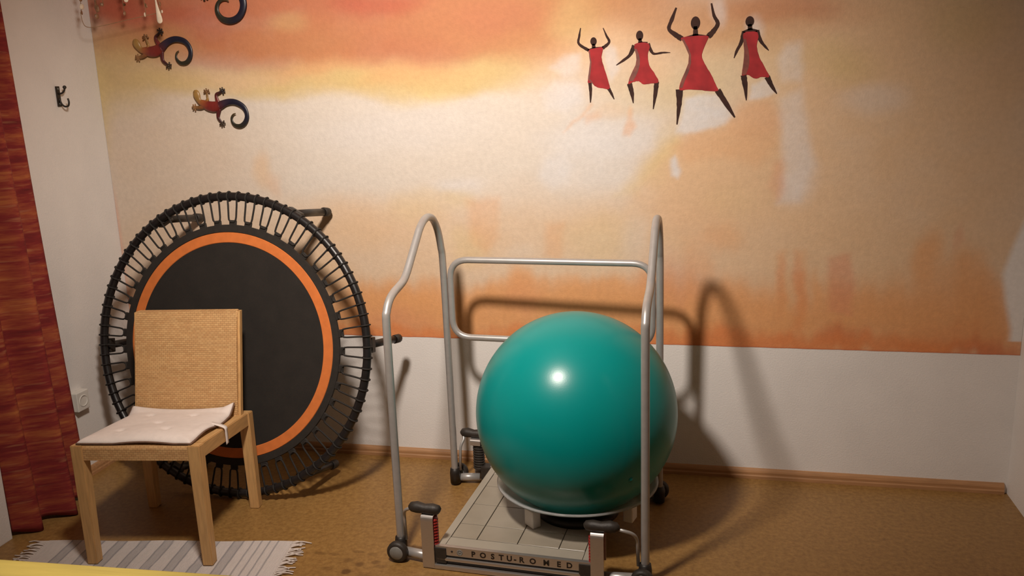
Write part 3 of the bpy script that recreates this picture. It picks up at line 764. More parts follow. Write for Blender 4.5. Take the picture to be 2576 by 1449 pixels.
DANCER_LABELS = ['painted dancer in red dress with both arms raised, smallest, far left', 'painted dancer in red dress with one arm held out level',
                 'largest painted dancer in red dress, arms raised and legs wide', 'painted dancer in red dress with both arms hanging down, far right']
for d, lab in zip(DANCERS, DANCER_LABELS):
    bm = bmesh.new()
    hx, hz, rx, rz = d['head']
    add_plate(bm, [(hx + rx * math.cos(a), hz + rz * math.sin(a)) for a in np.linspace(0, 2 * math.pi, 20, endpoint=False)], -0.0024, -0.001)
    def strip(pts):
        c = catmull(pts, 6)
        L, Rr = [], []
        for i, p in enumerate(c):
            t = np.array(c[min(i + 1, len(c) - 1)][:2]) - np.array(c[max(i - 1, 0)][:2])
            t = t / (np.linalg.norm(t) + 1e-9); n = np.array((-t[1], t[0]))
            w = abs(p[2]) * (1 + 0.10 * rng.uniform(-1, 1))
            L.append(tuple(p[:2] + n * w)); Rr.append(tuple(p[:2] - n * w))
        add_plate(bm, L + Rr[::-1], -0.0024, -0.001)
    for l in d['limbs']:
        strip(l)
    nk = d['neck']
    strip([nk[0] + (rx * 0.42,), nk[1] + (rx * 0.62,)])
    add_plate(bm, d['chest'], -0.0024, -0.001)
    o = obj('painted_dancer', bm, M['paint_dark'], wall_back)
    o['label'] = lab
    bm = bmesh.new()
    c = catmull(d['dress'], 4, closed=True)
    add_plate(bm, [(p[0] + rng.uniform(-1, 1) * 0.0007, p[1] + rng.uniform(-1, 1) * 0.0007) for p in c], -0.0028, -0.001)
    obj('dress', bm, M['paint_red'], o)
    # brown brush stroke down the left side of the dress
    dl = sorted(d['dress'], key=lambda p: p[1])
    left = []
    for zz in np.linspace(dl[2][1] + 0.01, dl[-3][1] - 0.004, 7):
        xs_ = []
        D_ = d['dress']
        for i in range(len(D_)):
            (xa, za), (xb, zb) = D_[i], D_[(i + 1) % len(D_)]
            if (za - zz) * (zb - zz) < 0: xs_.append(xa + (xb - xa) * (zz - za) / (zb - za))
        if xs_: left.append((min(xs_), zz, max(xs_) - min(xs_)))
    k_ = {0: 0.10, 1: 0.30, 2: 0.16, 3: 0.34}[DANCERS.index(d)]
    bm = bmesh.new()
    add_plate(bm, [(x - 0.001, z) for x, z, w_ in left] + [(x + w_ * k_ * math.sin(math.pi * (0.15 + 0.7 * i / 6)) , z) for i, (x, z, w_) in reversed(list(enumerate(left)))], -0.0031, -0.001)
    obj('dress_brown_stroke', bm, M['paint_brown'], o)

# ------------------------------------------------------------------ ceiling lamp (above the frame), second head added to brighten the couch
lamp = empty('ceiling_lamp', (LAMP_POS[0], LAMP_POS[1], ROOM_H))
tag(lamp, 'ceiling spotlight bar with a second head added to light the yellow couch', 'lamp')
def build_lamp():
    d2 = Vector(COUCH_FILL_POS) - Vector(LAMP_POS)
    bar_end = Vector((d2.x, d2.y, 0))
    tube('bar', [Vector((0, 0, -0.012)) - bar_end * 0.15, Vector((0, 0, -0.012)) + bar_end * 1.15], 0.012, M['brass'], lamp, 12)  # bar made up to carry the added couch fill head
    for pos, target, power, cone, rad, k in ((LAMP_POS, LAMP_AIM, LAMP_POWER, LAMP_CONE, LAMP_RADIUS, 1.7), (COUCH_FILL_POS, (1.12, -2.14, 0.45), COUCH_FILL_POWER, 46.0, 0.04, 0.8)):
        lp = Vector(pos) - Vector((LAMP_POS[0], LAMP_POS[1], ROOM_H))
        aim = (Vector(target) - Vector(pos)).normalized()
        rotm = (-aim).to_track_quat('Z', 'Y').to_matrix().to_4x4()
        Mx = Matrix.Translation(lp - aim * 0.03) @ rotm @ Matrix.Diagonal((k, k, 0.6 * k, 1))
        sh = lathe('shade', [(0.012, 0.085), (0.03, 0.08), (0.055, 0.05), (0.075, 0.01), (0.078, 0.006), (0.072, 0.008), (0.052, 0.046), (0.028, 0.074), (0.012, 0.078)], M['brass'], lamp, 32, Mx, close=True)
        tube('stem', [(lp.x, lp.y, -0.012), lp - aim * 0.07], 0.008, M['brass'], sh, 10)
        bd = bpy.data.lights.new('bulb', 'SPOT')
        bd.energy = power
        bd.color = LAMP_COLOR
        bd.shadow_soft_size = rad
        bd.spot_size = math.radians(cone)
        bd.spot_blend = 1.0
        bulb = bpy.data.objects.new('bulb', bd)
        COL.objects.link(bulb)
        bulb.parent = lamp
        bulb.matrix_local = Matrix.Translation(lp + aim * 0.04) @ rotm
build_lamp()

# ------------------------------------------------------------------ mini trampoline leaning on the wall
def build_trampoline():
    C = Vector((0.7465, -0.3985, 0.6141))
    r = Vector((0.99920, -0.04009, 0)); n = Vector((-0.03948, -0.98397, 0.17390)); u = n.cross(r)
    if u.z < 0: u = -u
    root = empty('mini_trampoline')
    # local x = r, local y = u, local z = n (towards the room)
    root.matrix_world = Matrix(((r.x, u.x, n.x, C.x), (r.y, u.y, n.y, C.y), (r.z, u.z, n.z, C.z), (0, 0, 0, 1)))
    tag(root, 'round black rebounder with orange ring leaning on the mural wall', 'trampoline')
    RF, rf = 0.6005, 0.0165
    bm = bmesh.new()
    add_tube(bm, [(RF * math.cos(a), RF * math.sin(a), 0) for a in np.linspace(0, 2 * math.pi, 120, endpoint=False)], rf, 14, True)
    obj('frame_ring', bm, M['black_steel'], root, True)
    RM = 0.468
    lathe('jump_mat', [(0, 0.002), (0.2, 0.002), (RM, 0.003), (RM, -0.003), (0, -0.003)], M['mat_black'], root, 120, smooth=False)
    w = lathe('ring_band', [(0.416, 0.0032), (0.418, 0.0052), (0.455, 0.0055), (0.457, 0.0034)], M['mat_orange'], root, 140, smooth=False)
    w['label'] = 'orange ring stitched onto the jump mat'
    lathe('edge_band', [(0.4575, 0.0034), (0.459, 0.007), (0.486, 0.007), (0.488, 0.0), (0.486, -0.005), (0.458, -0.004)], M['webbing'], root, 140, smooth=False)
    N = 45
    # one bungee loop: bight round the mat tab, two strands to the rim, two turns round the rim
    bm = bmesh.new()
    def pol(rad, ang, z=0): return (rad * math.cos(ang), rad * math.sin(ang), z)
    da = 2 * math.pi / N
    p = [pol(RF - 0.006, -da * 0.25, 0.012), pol(0.565, -da * 0.245, 0.008), pol(0.520, -da * 0.235, 0.006), pol(0.508, -da * 0.215, 0.006), pol(0.499, -da * 0.12, 0.006),
         pol(0.499, da * 0.12, 0.006), pol(0.508, da * 0.215, 0.006), pol(0.520, da * 0.235, 0.006), pol(0.565, da * 0.245, 0.008), pol(RF - 0.006, da * 0.25, 0.012)]
    add_tube(bm, p, 0.0037, 6)
    for s in (-1, 1):
        a = s * da * 0.25
        ring = []
        for k in range(14):
            t = 2 * math.pi * k / 14
            ring.append(pol(RF + 0.0190 * math.cos(t), a, 0.0190 * math.sin(t)))
        add_tube(bm, ring, 0.0034, 6, True)
    loop = obj('bungee_loop', bm, M['cord'], root, True)
    bm = bmesh.new()
    add_box(bm, 0.472, 0.506, -0.016, 0.016, -0.005, 0.0052, 0.003, 1)
    tab = obj('mat_tab', bm, M['webbing'], root)
    for k in range(1, N):
        for o in (loop, tab):
            c = copy_of(o, root)
            c.rotation_euler = (0, 0, k * da)
    loop.rotation_euler = (0, 0, 0)
    # six fold-out legs on the far side
    for k in range(6):
        a = math.radians(2.5 + 60 * k)
        d = Vector((math.cos(a), math.sin(a), 0))
        base = d * (RF - 0.002)
        tipd = 0.285 if k in (1, 2) else 0.265
        splay = 0.02
        pts = [base + Vector((0, 0, -0.008)), base + d * splay * 0.5 + Vector((0, 0, -0.13)), base + d * splay + Vector((0, 0, -tipd))]
        leg = tube('leg', pts, 0.0155, M['black_steel'], root, 12)
        cap = [pts[2] + Vector((0, 0, 0.035)), pts[2] + Vector((0, 0, -0.004)), pts[2] + Vector((0, 0, -0.009))]
        tube('rubber_foot', cap, [0.0185, 0.0185, 0.013], M['rubber'], leg, 12)
        bm = bmesh.new()
        add_box(bm, -0.03, 0.03, -0.019, 0.019, -0.03, 0.002, 0.005, 2)
        hb = obj('hinge_block', bm, M['black'], leg)
        hb.matrix_local = Matrix.Translation(base + Vector((0, 0, -0.012))) @ Matrix.Rotation(a + math.pi / 2, 4, 'Z')
build_trampoline()

# ------------------------------------------------------------------ rag rug
def build_rug():
    ang = math.radians(8.8)
    root = empty('rag_rug', (1.168, -0.80, 0), ang)
    tag(root, 'white cotton rug with blue-grey stripes and fringe under the chair', 'rug')
    Lx, Ly = 0.93, 0.62
    nx, ny = 300, 24
    # stripe layout measured from the fringed end: (start, width)
    bands = []
    x = 0.055
    for _ in range(2):
        bands.append((x, 0.006, 1)); bands.append((x + 0.030, 0.006, 1)); x += 0.062
    x = 0.185
    while x < Lx - 0.05:
        bands.append((x, 0.040, 0)); x += 0.088
    def stripe(d):
        for s, w, k in bands:
            if s <= d <= s + w:
                if k == 1: return 0.75
                e = min(d - s, s + w - d)
                return 0.9 if e < 0.006 else 0.5
        return 0.0
    verts, cols = [], []
    rr = np.random.RandomState(4)
    wob = rr.rand(ny + 1) * 0.004
    for top in (1, 0):
        for j in range(ny + 1):
            for i in range(nx + 1):
                d = Lx * i / nx; y = -Ly * j / ny
                h = 0.006 + 0.0012 * math.sin(d * 40 + j) * math.sin(y * 31)
                verts.append((-d + wob[j] * (1 if i == 0 else 0), y + (0.003 * math.sin(d * 17) if j in (0, ny) else 0), h if top else 0.0005))
                s = stripe(d + 0.0008 * math.sin(j * 0.9 + d * 11))
                f = 1 + 0.05 * rr.uniform(-1, 1)
                a = np.array((0.66, 0.60, 0.575)); b = np.array((0.30, 0.285, 0.30))
                cols.append(tuple((a * (1 - s) + b * s) * f) + (1,))
    n1 = (nx + 1) * (ny + 1)
    faces = []
    for j in range(ny):
        for i in range(nx):
            a = j * (nx + 1) + i
            faces.append((a, a + nx + 1, a + nx + 2, a + 1))
            faces.append((n1 + a, n1 + a + 1, n1 + a + nx + 2, n1 + a + nx + 1))
    W = nx + 1
    for i in range(nx):
        faces.append((i, i + 1, n1 + i + 1, n1 + i)); b0 = ny * W + i
        faces.append((b0 + 1, b0, n1 + b0, n1 + b0 + 1))
    for j in range(ny):
        a = j * W; faces.append((a + W, a, n1 + a, n1 + a + W))
        a = j * W + nx; faces.append((a, a + W, n1 + a + W, n1 + a))
    me = bpy.data.meshes.new('rug_weave')
    me.from_pydata(verts, [], faces); me.update()
    ca = me.color_attributes.new('Col', 'FLOAT_COLOR', 'POINT')
    ca.data.foreach_set('color', np.array(cols, dtype=float).ravel())
    link('rug_weave', me, M['rug'], root)
    for end, sgn in ((0.0, 1), (-Lx, -1)):
        bm = bmesh.new()
        for k in range(62):
            y = -Ly * (k + 0.5) / 62
            ln = rng.uniform(0.035, 0.065) if rng.random() > 0.1 else rng.uniform(0.06, 0.075)
            dy = rng.uniform(-0.02, 0.022) + 0.01
            z0 = 0.004
            pts = [(end - sgn * 0.004, y, z0), (end + sgn * ln * 0.4, y + dy * 0.35 + rng.uniform(-.004, .004), 0.006 + rng.uniform(0, .004)), (end + sgn * ln * 0.75, y + dy * 0.7 + rng.uniform(-.005, .005), 0.005), (end + sgn * ln, y + dy, 0.004)]
            add_tube(bm, [tuple(p) for p in catmull(pts, 3)], [0.0034 - 0.0012 * i / 9 for i in range(10)], 5)
        o = obj('fringe', bm, M['fringe'], root, True)
        o['kind'] = 'stuff'
build_rug()

# ------------------------------------------------------------------ chair
CH_ANG = math.radians(8.0)
CH_O = Vector((0.734, -1.04, 0))
def build_chair():
    root = empty('dining_chair', CH_O, CH_ANG)
    tag(root, 'light oak chair with woven rattan back in front of the rebounder', 'chair')
    hw, cx = 0.228, 0.006
    s = 0.043
    D = 0.475
    zf, zr = 0.452, 0.398      # seat rail tops, sloping down to the back
    Z = lambda y: zf + (zr - zf) * y / D
    rz = 0.0078               # rug under the front feet
    for sx in (-1, 1):
        for back in (0, 1):
            x0 = cx + sx * hw - (s if sx > 0 else 0); y0 = (D - s) if back else 0.0
            top = zr + 0.001 if back else zf
            bm = bmesh.new()
            v = []
            for (x, y, z) in [(x0, y0, 0 if back else rz), (x0 + s, y0, 0 if back else rz), (x0 + s, y0 + s, 0 if back else rz), (x0, y0 + s, 0 if back else rz),
                              (x0, y0, Z(y0)), (x0 + s, y0, Z(y0)), (x0 + s, y0 + s, Z(y0 + s)), (x0, y0 + s, Z(y0 + s))]:
                # legs taper slightly at the foot
                if z < 0.1:
                    if sx < 0: x = x0 + (x - x0) * 0.86
                    else: x = x0 + s - (x0 + s - x) * 0.86
                    y = y0 + (y - y0) * 0.86 if not back else y0 + s - (y0 + s - y) * 0.86
                v.append(bm.verts.new((x, y, z)))
            fs = [bm.faces.new([v[i] for i in f]) for f in ((3, 2, 1, 0), (4, 5, 6, 7), (0, 1, 5, 4), (1, 2, 6, 5), (2, 3, 7, 6), (3, 0, 4, 7))]
            bmesh.ops.bevel(bm, geom=bm.edges[:], offset=0.0025, segments=2, affect='EDGES')
            obj('leg', bm, M['oak'], root)
    def prism(pts_lo, pts_hi, name, mt, bev=0.0025):
        bm = bmesh.new()
        a = [bm.verts.new(p) for p in pts_lo]; b = [bm.verts.new(p) for p in pts_hi]
        n = len(a)
        bm.faces.new(list(reversed(a))); bm.faces.new(b)
        for i in range(n): bm.faces.new((a[i], a[(i + 1) % n], b[(i + 1) % n], b[i]))
        if bev: bmesh.ops.bevel(bm, geom=bm.edges[:], offset=bev, segments=2, affect='EDGES')
        return obj(name, bm, mt, root)
    h = 0.052
    for sx in (-1, 1):
        xa = cx + sx * hw - (s if sx > 0 else 0) + (0.004 if sx < 0 else 0); xb = xa + s - 0.004
        ya, yb = s, D - s
        prism([(xa, ya, Z(ya) - h), (xb, ya, Z(ya) - h), (xb, yb, Z(yb) - h), (xa, yb, Z(yb) - h)],
              [(xa, ya, Z(ya)), (xb, ya, Z(ya)), (xb, yb, Z(yb)), (xa, yb, Z(yb))], 'side_rail', M['oak_rail'])
    xl, xr = cx - hw + s, cx + hw - s
    prism([(xl, D - 0.03, zr - h), (xr, D - 0.03, zr - h), (xr, D - 0.004, zr - h), (xl, D - 0.004, zr - h)],
          [(xl, D - 0.03, zr), (xr, D - 0.03, zr), (xr, D - 0.004, zr), (xl, D - 0.004, zr)], 'back_rail', M['oak'])
    # woven seat wraps over the front edge
    prof = [(0.003, zf - h - 0.002), (0.003, zf - 0.012), (0.008, zf - 0.002), (0.02, zf + 0.001), (D * 0.5, Z(D * 0.5) + 0.001), (D - 0.034, Z(D - 0.034) + 0.001), (D - 0.034, Z(D) - 0.02), (D * 0.5, Z(D * 0.5) - 0.02), (0.03, zf - 0.022), (0.026, zf - h - 0.002)]
    bm = bmesh.new()
    a = [bm.verts.new((xl - 0.001, y, z)) for y, z in prof]; b = [bm.verts.new((xr + 0.001, y, z)) for y, z in prof]
    n = len(prof)
    bm.faces.new(a); bm.faces.new(list(reversed(b)))
    for i in range(n): bm.faces.new((a[i], a[(i + 1) % n], b[(i + 1) % n], b[i]))
    obj('seat', bm, M['rattan'], root)
    # backrest: flat woven panel, slightly reclined
    bx0, bx1 = cx - 0.199, cx + 0.203
    y0, z0, y1, z1 = 0.392, 0.405, 0.487, 0.797
    th = 0.026
    bm = bmesh.new()
    ny = 10
    rows = []
    for i in range(ny + 1):
        t = i / ny
        y = y0 + (y1 - y0) * t - 0.008 * math.sin(math.pi * t); z = z0 + (z1 - z0) * t
        rows.append([bm.verts.new((x, yy, z)) for x, yy in ((bx0, y), (bx1, y), (bx1, y + th), (bx0, y + th))])
    for i in range(ny):
        A, B = rows[i], rows[i + 1]
        for k in range(4): bm.faces.new((A[k], A[(k + 1) % 4], B[(k + 1) % 4], B[k]))
    bm.faces.new(list(reversed(rows[0]))); bm.faces.new(rows[-1])
    es = [e for e in bm.edges if (abs(e.verts[0].co.x - e.verts[1].co.x) < 1e-5 and abs(e.verts[0].co.z - e.verts[1].co.z) > 0.01)]
    bmesh.ops.bevel(bm, geom=es, offset=0.006, segments=3, affect='EDGES')
    obj('backrest', bm, M['rattan'], root)
    # oak posts inside the sides of the backrest, showing as a slim edge at the back right
    for sx in (-1, 1):
        x = bx1 - 0.001 if sx > 0 else bx0 - 0.009
        bm = bmesh.new()
        A = [bm.verts.new(p) for p in ((x, y0 + 0.004, z0 - 0.01), (x + 0.010, y0 + 0.004, z0 - 0.01), (x + 0.010, y0 + th, z0 - 0.01), (x, y0 + th, z0 - 0.01))]
        B = [bm.verts.new(p) for p in ((x, y1 + 0.004, z1 - 0.004), (x + 0.010, y1 + 0.004, z1 - 0.004), (x + 0.010, y1 + th, z1 - 0.004), (x, y1 + th, z1 - 0.004))]
        bm.faces.new(list(reversed(A))); bm.faces.new(B)
        for k in range(4): bm.faces.new((A[k], A[(k + 1) % 4], B[(k + 1) % 4], B[k]))
        obj('back_post', bm, M['oak'], root)
    return Z
CHZ = build_chair()

def build_cushion():
    root = empty('seat_cushion', CH_O, CH_ANG)
    tag(root, 'flat cream tufted cushion lying on the rattan chair seat', 'cushion')
    x0, x1, y0, y1 = -0.200, 0.200, 0.010, 0.388
    nx, ny = 60, 56
    tufts = [(-0.088, 0.095), (0.075, 0.098), (0.0, 0.195), (-0.085, 0.30), (0.082, 0.30)]
    rr = np.random.RandomState(2)
    def surf(u, v, top):
        # rounded-corner square with a soft wavy edge
        x = x0 + (x1 - x0) * u; y = y0 + (y1 - y0) * v
        ex = min(u, 1 - u) * (x1 - x0); ey = min(v, 1 - v) * (y1 - y0)
        e = min(ex, ey)
        puff = 0.020 * (1 - math.exp(-e / 0.02))
        for tx, ty in tufts:
            d = math.hypot(x - tx, y - ty); puff -= 0.010 * math.exp(-(d / 0.014) ** 2)
        wav = 0.006 * math.sin(x * 16 + 1.0) * (1 - v) + 0.004 * math.sin(y * 19) 
        lift = 0.030 * max(0, (v - 0.86) / 0.14) ** 1.5 * (0.45 + 0.55 * (2 * u - 1) ** 2)
        rgt = 0.012 * max(0, (u - 0.9) / 0.1) * math.sin(v * math.pi * 1.5) ** 2
        lft = 0
        y2 = y - 0.012 * math.sin(math.pi * u) * (1 - v) ** 6 * 0
        base = CHZ(y) + 0.004 + max(0, wav) + lift + rgt + lft
        inset = 0.018 * (math.sin(v * 9.0) * 0.5 + 0.5) * (u - 0.5) * 0.5
        return (x - inset * 0.3, y2, base + (0.006 + puff if top else 0.0))
    verts = [surf(i / nx, j / ny, True) for j in range(ny + 1) for i in range(nx + 1)] + [surf(i / nx, j / ny, False) for j in range(ny + 1) for i in range(nx + 1)]
    n1 = (nx + 1) * (ny + 1); W = nx + 1
    faces, rim = [], []
    for j in range(ny):
        for i in range(nx):
            a = j * W + i
            faces.append((a, a + 1, a + W + 1, a + W)); faces.append((n1 + a, n1 + a + W, n1 + a + W + 1, n1 + a + 1))
    for i in range(nx):
        faces.append((i + 1, i, n1 + i, n1 + i + 1)); b = ny * W + i; faces.append((b, b + 1, n1 + b + 1, n1 + b))
    for j in range(ny):
        a = j * W; faces.append((a, a + W, n1 + a + W, n1 + a)); a = j * W + nx; faces.append((a + W, a, n1 + a, n1 + a + W))
    me = bpy.data.meshes.new('pad'); me.from_pydata(verts, [], faces); me.update()
    link('pad', me, M['cushion'], root, True)
    per = [surf(i / nx, 0, False) for i in range(nx)] + [surf(1, j / ny, False) for j in range(ny)] + [surf(1 - i / nx, 1, False) for i in range(nx)] + [surf(0, 1 - j / ny, False) for j in range(ny)]
    cxm, cym = 0.0, 0.2
    per = [(p[0] + 0.002 * np.sign(p[0] - cxm) * (abs(p[0]) > 0.19), p[1], p[2] + 0.001) for p in per]
    tube('piping', per, 0.0035, M['cushion_edge'], root, 6, True)
    for tx, ty in tufts:
        bm = bmesh.new(); add_ellipsoid(bm, (tx, ty, CHZ(ty) + 0.0215), (0.0085, 0.0075, 0.0035), 12, 6); obj('button', bm, M['cushion'], root, True)
    # cotton strap round the right seat rail
    bm = bmesh.new()
    yy = 0.205
    zt = CHZ(yy)
    path = [(0.185, zt + 0.022), (0.215, zt + 0.014), (0.2365, zt + 0.004), (0.2385, zt - 0.015), (0.2385, zt - 0.058)]
    path = [tuple(p) for p in catmull(path, 5)]
    A = [[bm.verts.new((x, y, z)) for y in (yy, yy + 0.020)] for x, z in path]
    Bv = [[bm.verts.new((x - 0.0018, y, z - 0.0018)) for y in (yy, yy + 0.020)] for x, z in path]
    for i in range(len(A) - 1):
        bm.faces.new((A[i][0], A[i][1], A[i + 1][1], A[i + 1][0])); bm.faces.new((Bv[i][1], Bv[i][0], Bv[i + 1][0], Bv[i + 1][1]))
        bm.faces.new((A[i][0], A[i + 1][0], Bv[i + 1][0], Bv[i][0])); bm.faces.new((A[i + 1][1], A[i][1], Bv[i][1], Bv[i + 1][1]))
    bm.faces.new((A[0][1], A[0][0], Bv[0][0], Bv[0][1])); bm.faces.new((A[-1][0], A[-1][1], Bv[-1][1], Bv[-1][0]))
    obj('strap', bm, M['cushion'], root, True)
build_cushion()

# ------------------------------------------------------------------ balance platform with handrails
PL_O = (2.02, -0.5525, 0)
PL_ANG = math.radians(-3.0)
def letter_mesh(ch, size):
    cu = bpy.data.curves.new('letter', 'FONT')
    cu.body = ch; cu.size = size; cu.align_x = 'CENTER'; cu.extrude = 0.0004; cu.offset = 0.0009; cu.resolution_u = 3
    t = bpy.data.objects.new('letter', cu)
    COL.objects.link(t)
    dg = bpy.context.evaluated_depsgraph_get(); dg.update()
    me = bpy.data.meshes.new_from_object(t.evaluated_get(dg))
    bpy.data.objects.remove(t); bpy.data.curves.remove(cu)
    me.materials.clear()
    return me

def build_platform():
    root = empty('balance_platform', PL_O, PL_ANG)
    tag(root, 'silver balance training platform with tubular handrails under the green ball', 'balance platform')
    hx = 0.264
    yf, yb = -0.326, 0.300
    ztop = 0.082
    # deck
    deck = box('deck', -hx + 0.003, hx - 0.003, yf + 0.003, yb - 0.003, 0.052, ztop - 0.004, M['seam'], root, 0.002)
    for a in (-1, 1):
        x = -hx if a < 0 else hx - 0.027
        box('deck_side', x, x + 0.027, yf, yb, 0.050, ztop, M['deck_edge'], root, 0.002)
    box('deck_end', -hx + 0.0285, hx - 0.0285, yb - 0.058, yb, 0.054, ztop, M['deck_edge'], root, 0.002)
    box('deck_end', -hx + 0.0285, hx - 0.0285, yf, -0.2715, 0.054, ztop, M['deck_edge'], root, 0.002)
    gx = [-0.2355, -0.142, 0.002, 0.146, 0.2355]
    gy = [-0.270, -0.171, -0.019, 0.133, 0.2405]
    g = 0.0016
    for i in range(4):
        for j in range(4):
            box('deck_tile', gx[i] + g, gx[i + 1] - g, gy[j] + g, gy[j + 1] - g, 0.070, ztop, M['deck'], deck, 0.0006, 1)
    # front and rear aluminium profiles
    for sy, y in ((-1, yf), (1, yb)):
        y0, y1 = (y - 0.016, y - 0.001) if sy < 0 else (y + 0.001, y + 0.016)
        plate = box('name_bar' if sy < 0 else 'rear_bar', -hx - 0.004, hx + 0.004, y0, y1, 0.052, ztop + 0.003, M['alu'], root, 0.002)
        rail = fillet([(-hx + 0.01, (y0 + y1) / 2, 0.040), (hx - 0.01, (y0 + y1) / 2, 0.040)], 0.01)
        box('middle_rail', -hx - 0.004, hx + 0.004, y0 - 0.004 if sy < 0 else y0, y1 if sy < 0 else y1 + 0.004, 0.0325, 0.0435, M['alu'], root, 0.004)
        box('lower_rail', -hx - 0.012, hx + 0.012, y0 - 0.010 if sy < 0 else y0, y1 if sy < 0 else y1 + 0.010, 0.002, 0.018, M['alu'], root, 0.005)
        box('rail_void', -hx, hx, y0 + 0.006 if sy < 0 else y0 - 0.03, y1 + 0.03 if sy < 0 else y1 - 0.006, 0.004, 0.0515, M['black'], root)  # black box standing in for the shade between the rails
        if sy < 0:
            pos = [('P', -0.132), ('O', -0.098), ('S', -0.064), ('T', -0.034), ('U', -0.006), ('-', 0.0135), ('R', 0.036), ('O', 0.074), ('M', 0.120), ('E', 0.162), ('D', 0.197)]
            for ch, x in pos:
                me = letter_mesh(ch, 0.027)
                o = link('letter', me, M['black'], plate)
                o.matrix_local = Matrix.Translation((x, y0 - 0.0003, 0.0585)) @ Matrix.Rotation(math.radians(90), 4, 'X')
            for x in (-0.208, 0.246):
                lathe('rivet', [(0, 0), (0.004, 0), (0.003, 0.0012), (0, 0.0015)], M['black'], plate, 12, Matrix.Translation((x, y0, 0.068)) @ Matrix.Rotation(math.radians(90), 4, 'X'))
            lathe('emblem', [(0, 0), (0.0105, 0), (0.0105, 0.0006), (0.0075, 0.0008), (0.0072, 0.0003), (0.004, 0.0003), (0.0035, 0.0008), (0, 0.0008)], M['cap'], plate, 24, Matrix.Translation((-0.180, y0, 0.067)) @ Matrix.Rotation(math.radians(90), 4, 'X'))
    for sx in (-1, 1):
        x = sx * (hx - 0.02)
        box('base_beam', x - 0.012, x + 0.012, yf + 0.03, yb - 0.03, 0.004, 0.030, M['alu'], root, 0.003)
    # handrails
    prof = [(0.286, 0.030), (0.283, 0.30), (0.279, 0.60), (0.270, 0.93), (0.258, 1.00), (0.232, 1.07), (0.190, 1.118), (0.145, 1.134), (0.100, 1.130), (0.055, 1.108), (0.018, 1.075),
            (-0.040, 1.020), (-0.090, 0.974), (-0.125, 0.952), (-0.165, 0.941), (-0.210, 0.931), (-0.250, 0.914), (-0.278, 0.882), (-0.287, 0.840), (-0.288, 0.60), (-0.288, 0.30), (-0.287, 0.045)]
    for sx in (-1, 1):
        pts = []
        for y, z in [tuple(p) for p in catmull(prof, 5)]:
            x = -0.4165 if sx < 0 else 0.4275 - 0.030 * y
            pts.append((x, y, z))
        tube('handrail', pts, 0.0138, M['silver'], root, 16)
    loop = fillet([(-0.388, 0.272, 0.640), (-0.388, 0.272, 0.950), (0.392, 0.272, 0.950), (0.392, 0.272, 0.640)], 0.075, 8, True)
    tube('cross_rail', loop, 0.0128, M['silver'], root, 14, True)
    # corner assemblies
    for sx in (-1, 1):
        for sy in (-1, 1):
            ox = 0.290 if sy < 0 else 0.330
            px = 0.4165 if sx < 0 else 0.4275 - 0.03 * sy * 0.287
            T = lambda x, y, z: (sx * x, sy * y, z)
            # inverted-U bracket of flat bar
            path = fillet([(0.352, 0.0, 0.004), (0.352, 0.0, 0.196), (0.302, 0.0, 0.196), (0.302, 0.0, 0.080 if sy < 0 else 0.17)], 0.020, 6)
            bm = bmesh.new()
            w = 0.0215
            t = 0.004
            outer, inner = [], []
            for i, p in enumerate(path):
                q_ = path[min(i + 1, len(path) - 1)] - path[max(i - 1, 0)]
                nrm = Vector((-q_.z, 0, q_.x)).normalized()
                outer.append(p); inner.append(p + nrm * t)
            rings = []
            for o_, i_ in zip(outer, inner):
                rings.append([bm.verts.new(T(ox + dx, pp.x, pp.z)) for dx, pp in ((-w, o_), (w, o_), (w, i_), (-w, i_))])
            for i in range(len(rings) - 1):
                A, B = rings[i], rings[i + 1]
                for k in range(4): bm.faces.new((A[k], A[(k + 1) % 4], B[(k + 1) % 4], B[k]))
            bm.faces.new(rings[0]); bm.faces.new(rings[-1])
            br = obj('suspension_bracket', bm, M['alu'], root)
            # ribbed red cover inside the bracket
            bm = bmesh.new()
            prof_r = []
            for k in range(11):
                z = 0.060 + k * 0.0108
                prof_r += [(0.0185, z), (0.0235, z + 0.003), (0.0235, z + 0.007), (0.0185, z + 0.0095)]
            prof_r = [(0, 0.058)] + prof_r + [(0, 0.186)]
            Mx = Matrix.Translation(T(ox - 0.007, 0.326, 0)) @ Matrix.Diagonal((1.06, 0.80, 1, 1))
            add_lathe(bm, prof_r, 16, Mx)
            obj('spring_sleeve', bm, M['red_plastic'] if sy < 0 else M['rubber'], br, False)
            bm = bmesh.new()
            bx = sorted((sx * (ox - 0.062), sx * (ox - 0.020))); by = sorted((sy * 0.300, sy * 0.346))
            add_box(bm, bx[0], bx[1], by[0], by[1], 0.022, 0.079, 0.005, 2)
            obj('rubber_block', bm, M['rubber'], br)
            # foot pedal on top, two lobes
            bm = bmesh.new()
            cxp = ox + 0.012
            add_tube(bm, [T(cxp - 0.056, 0.33, 0.209), T(cxp - 0.050, 0.33, 0.211), T(cxp - 0.028, 0.33, 0.212), T(cxp, 0.33, 0.211), T(cxp + 0.028, 0.33, 0.214), T(cxp + 0.048, 0.33, 0.213), T(cxp + 0.056, 0.33, 0.210)],
                     [0.008, 0.0155, 0.019, 0.0165, 0.0200, 0.0165, 0.008], 14)
            obj('pedal', bm, M['rubber'], br, True)
            # tube joining pole foot and bracket
            tube('base_tube', [T(px, 0.300, 0.026), T(ox - 0.01, 0.318, 0.026)], 0.0165, M['silver'], root, 14)
            # socket at the foot of the pole
            lathe('pole_socket', [(0, 0.008), (0.021, 0.008), (0.022, 0.05), (0.019, 0.072), (0.0142, 0.074)], M['black'], root, 18, Matrix.Translation(T(px, 0.287, 0)))
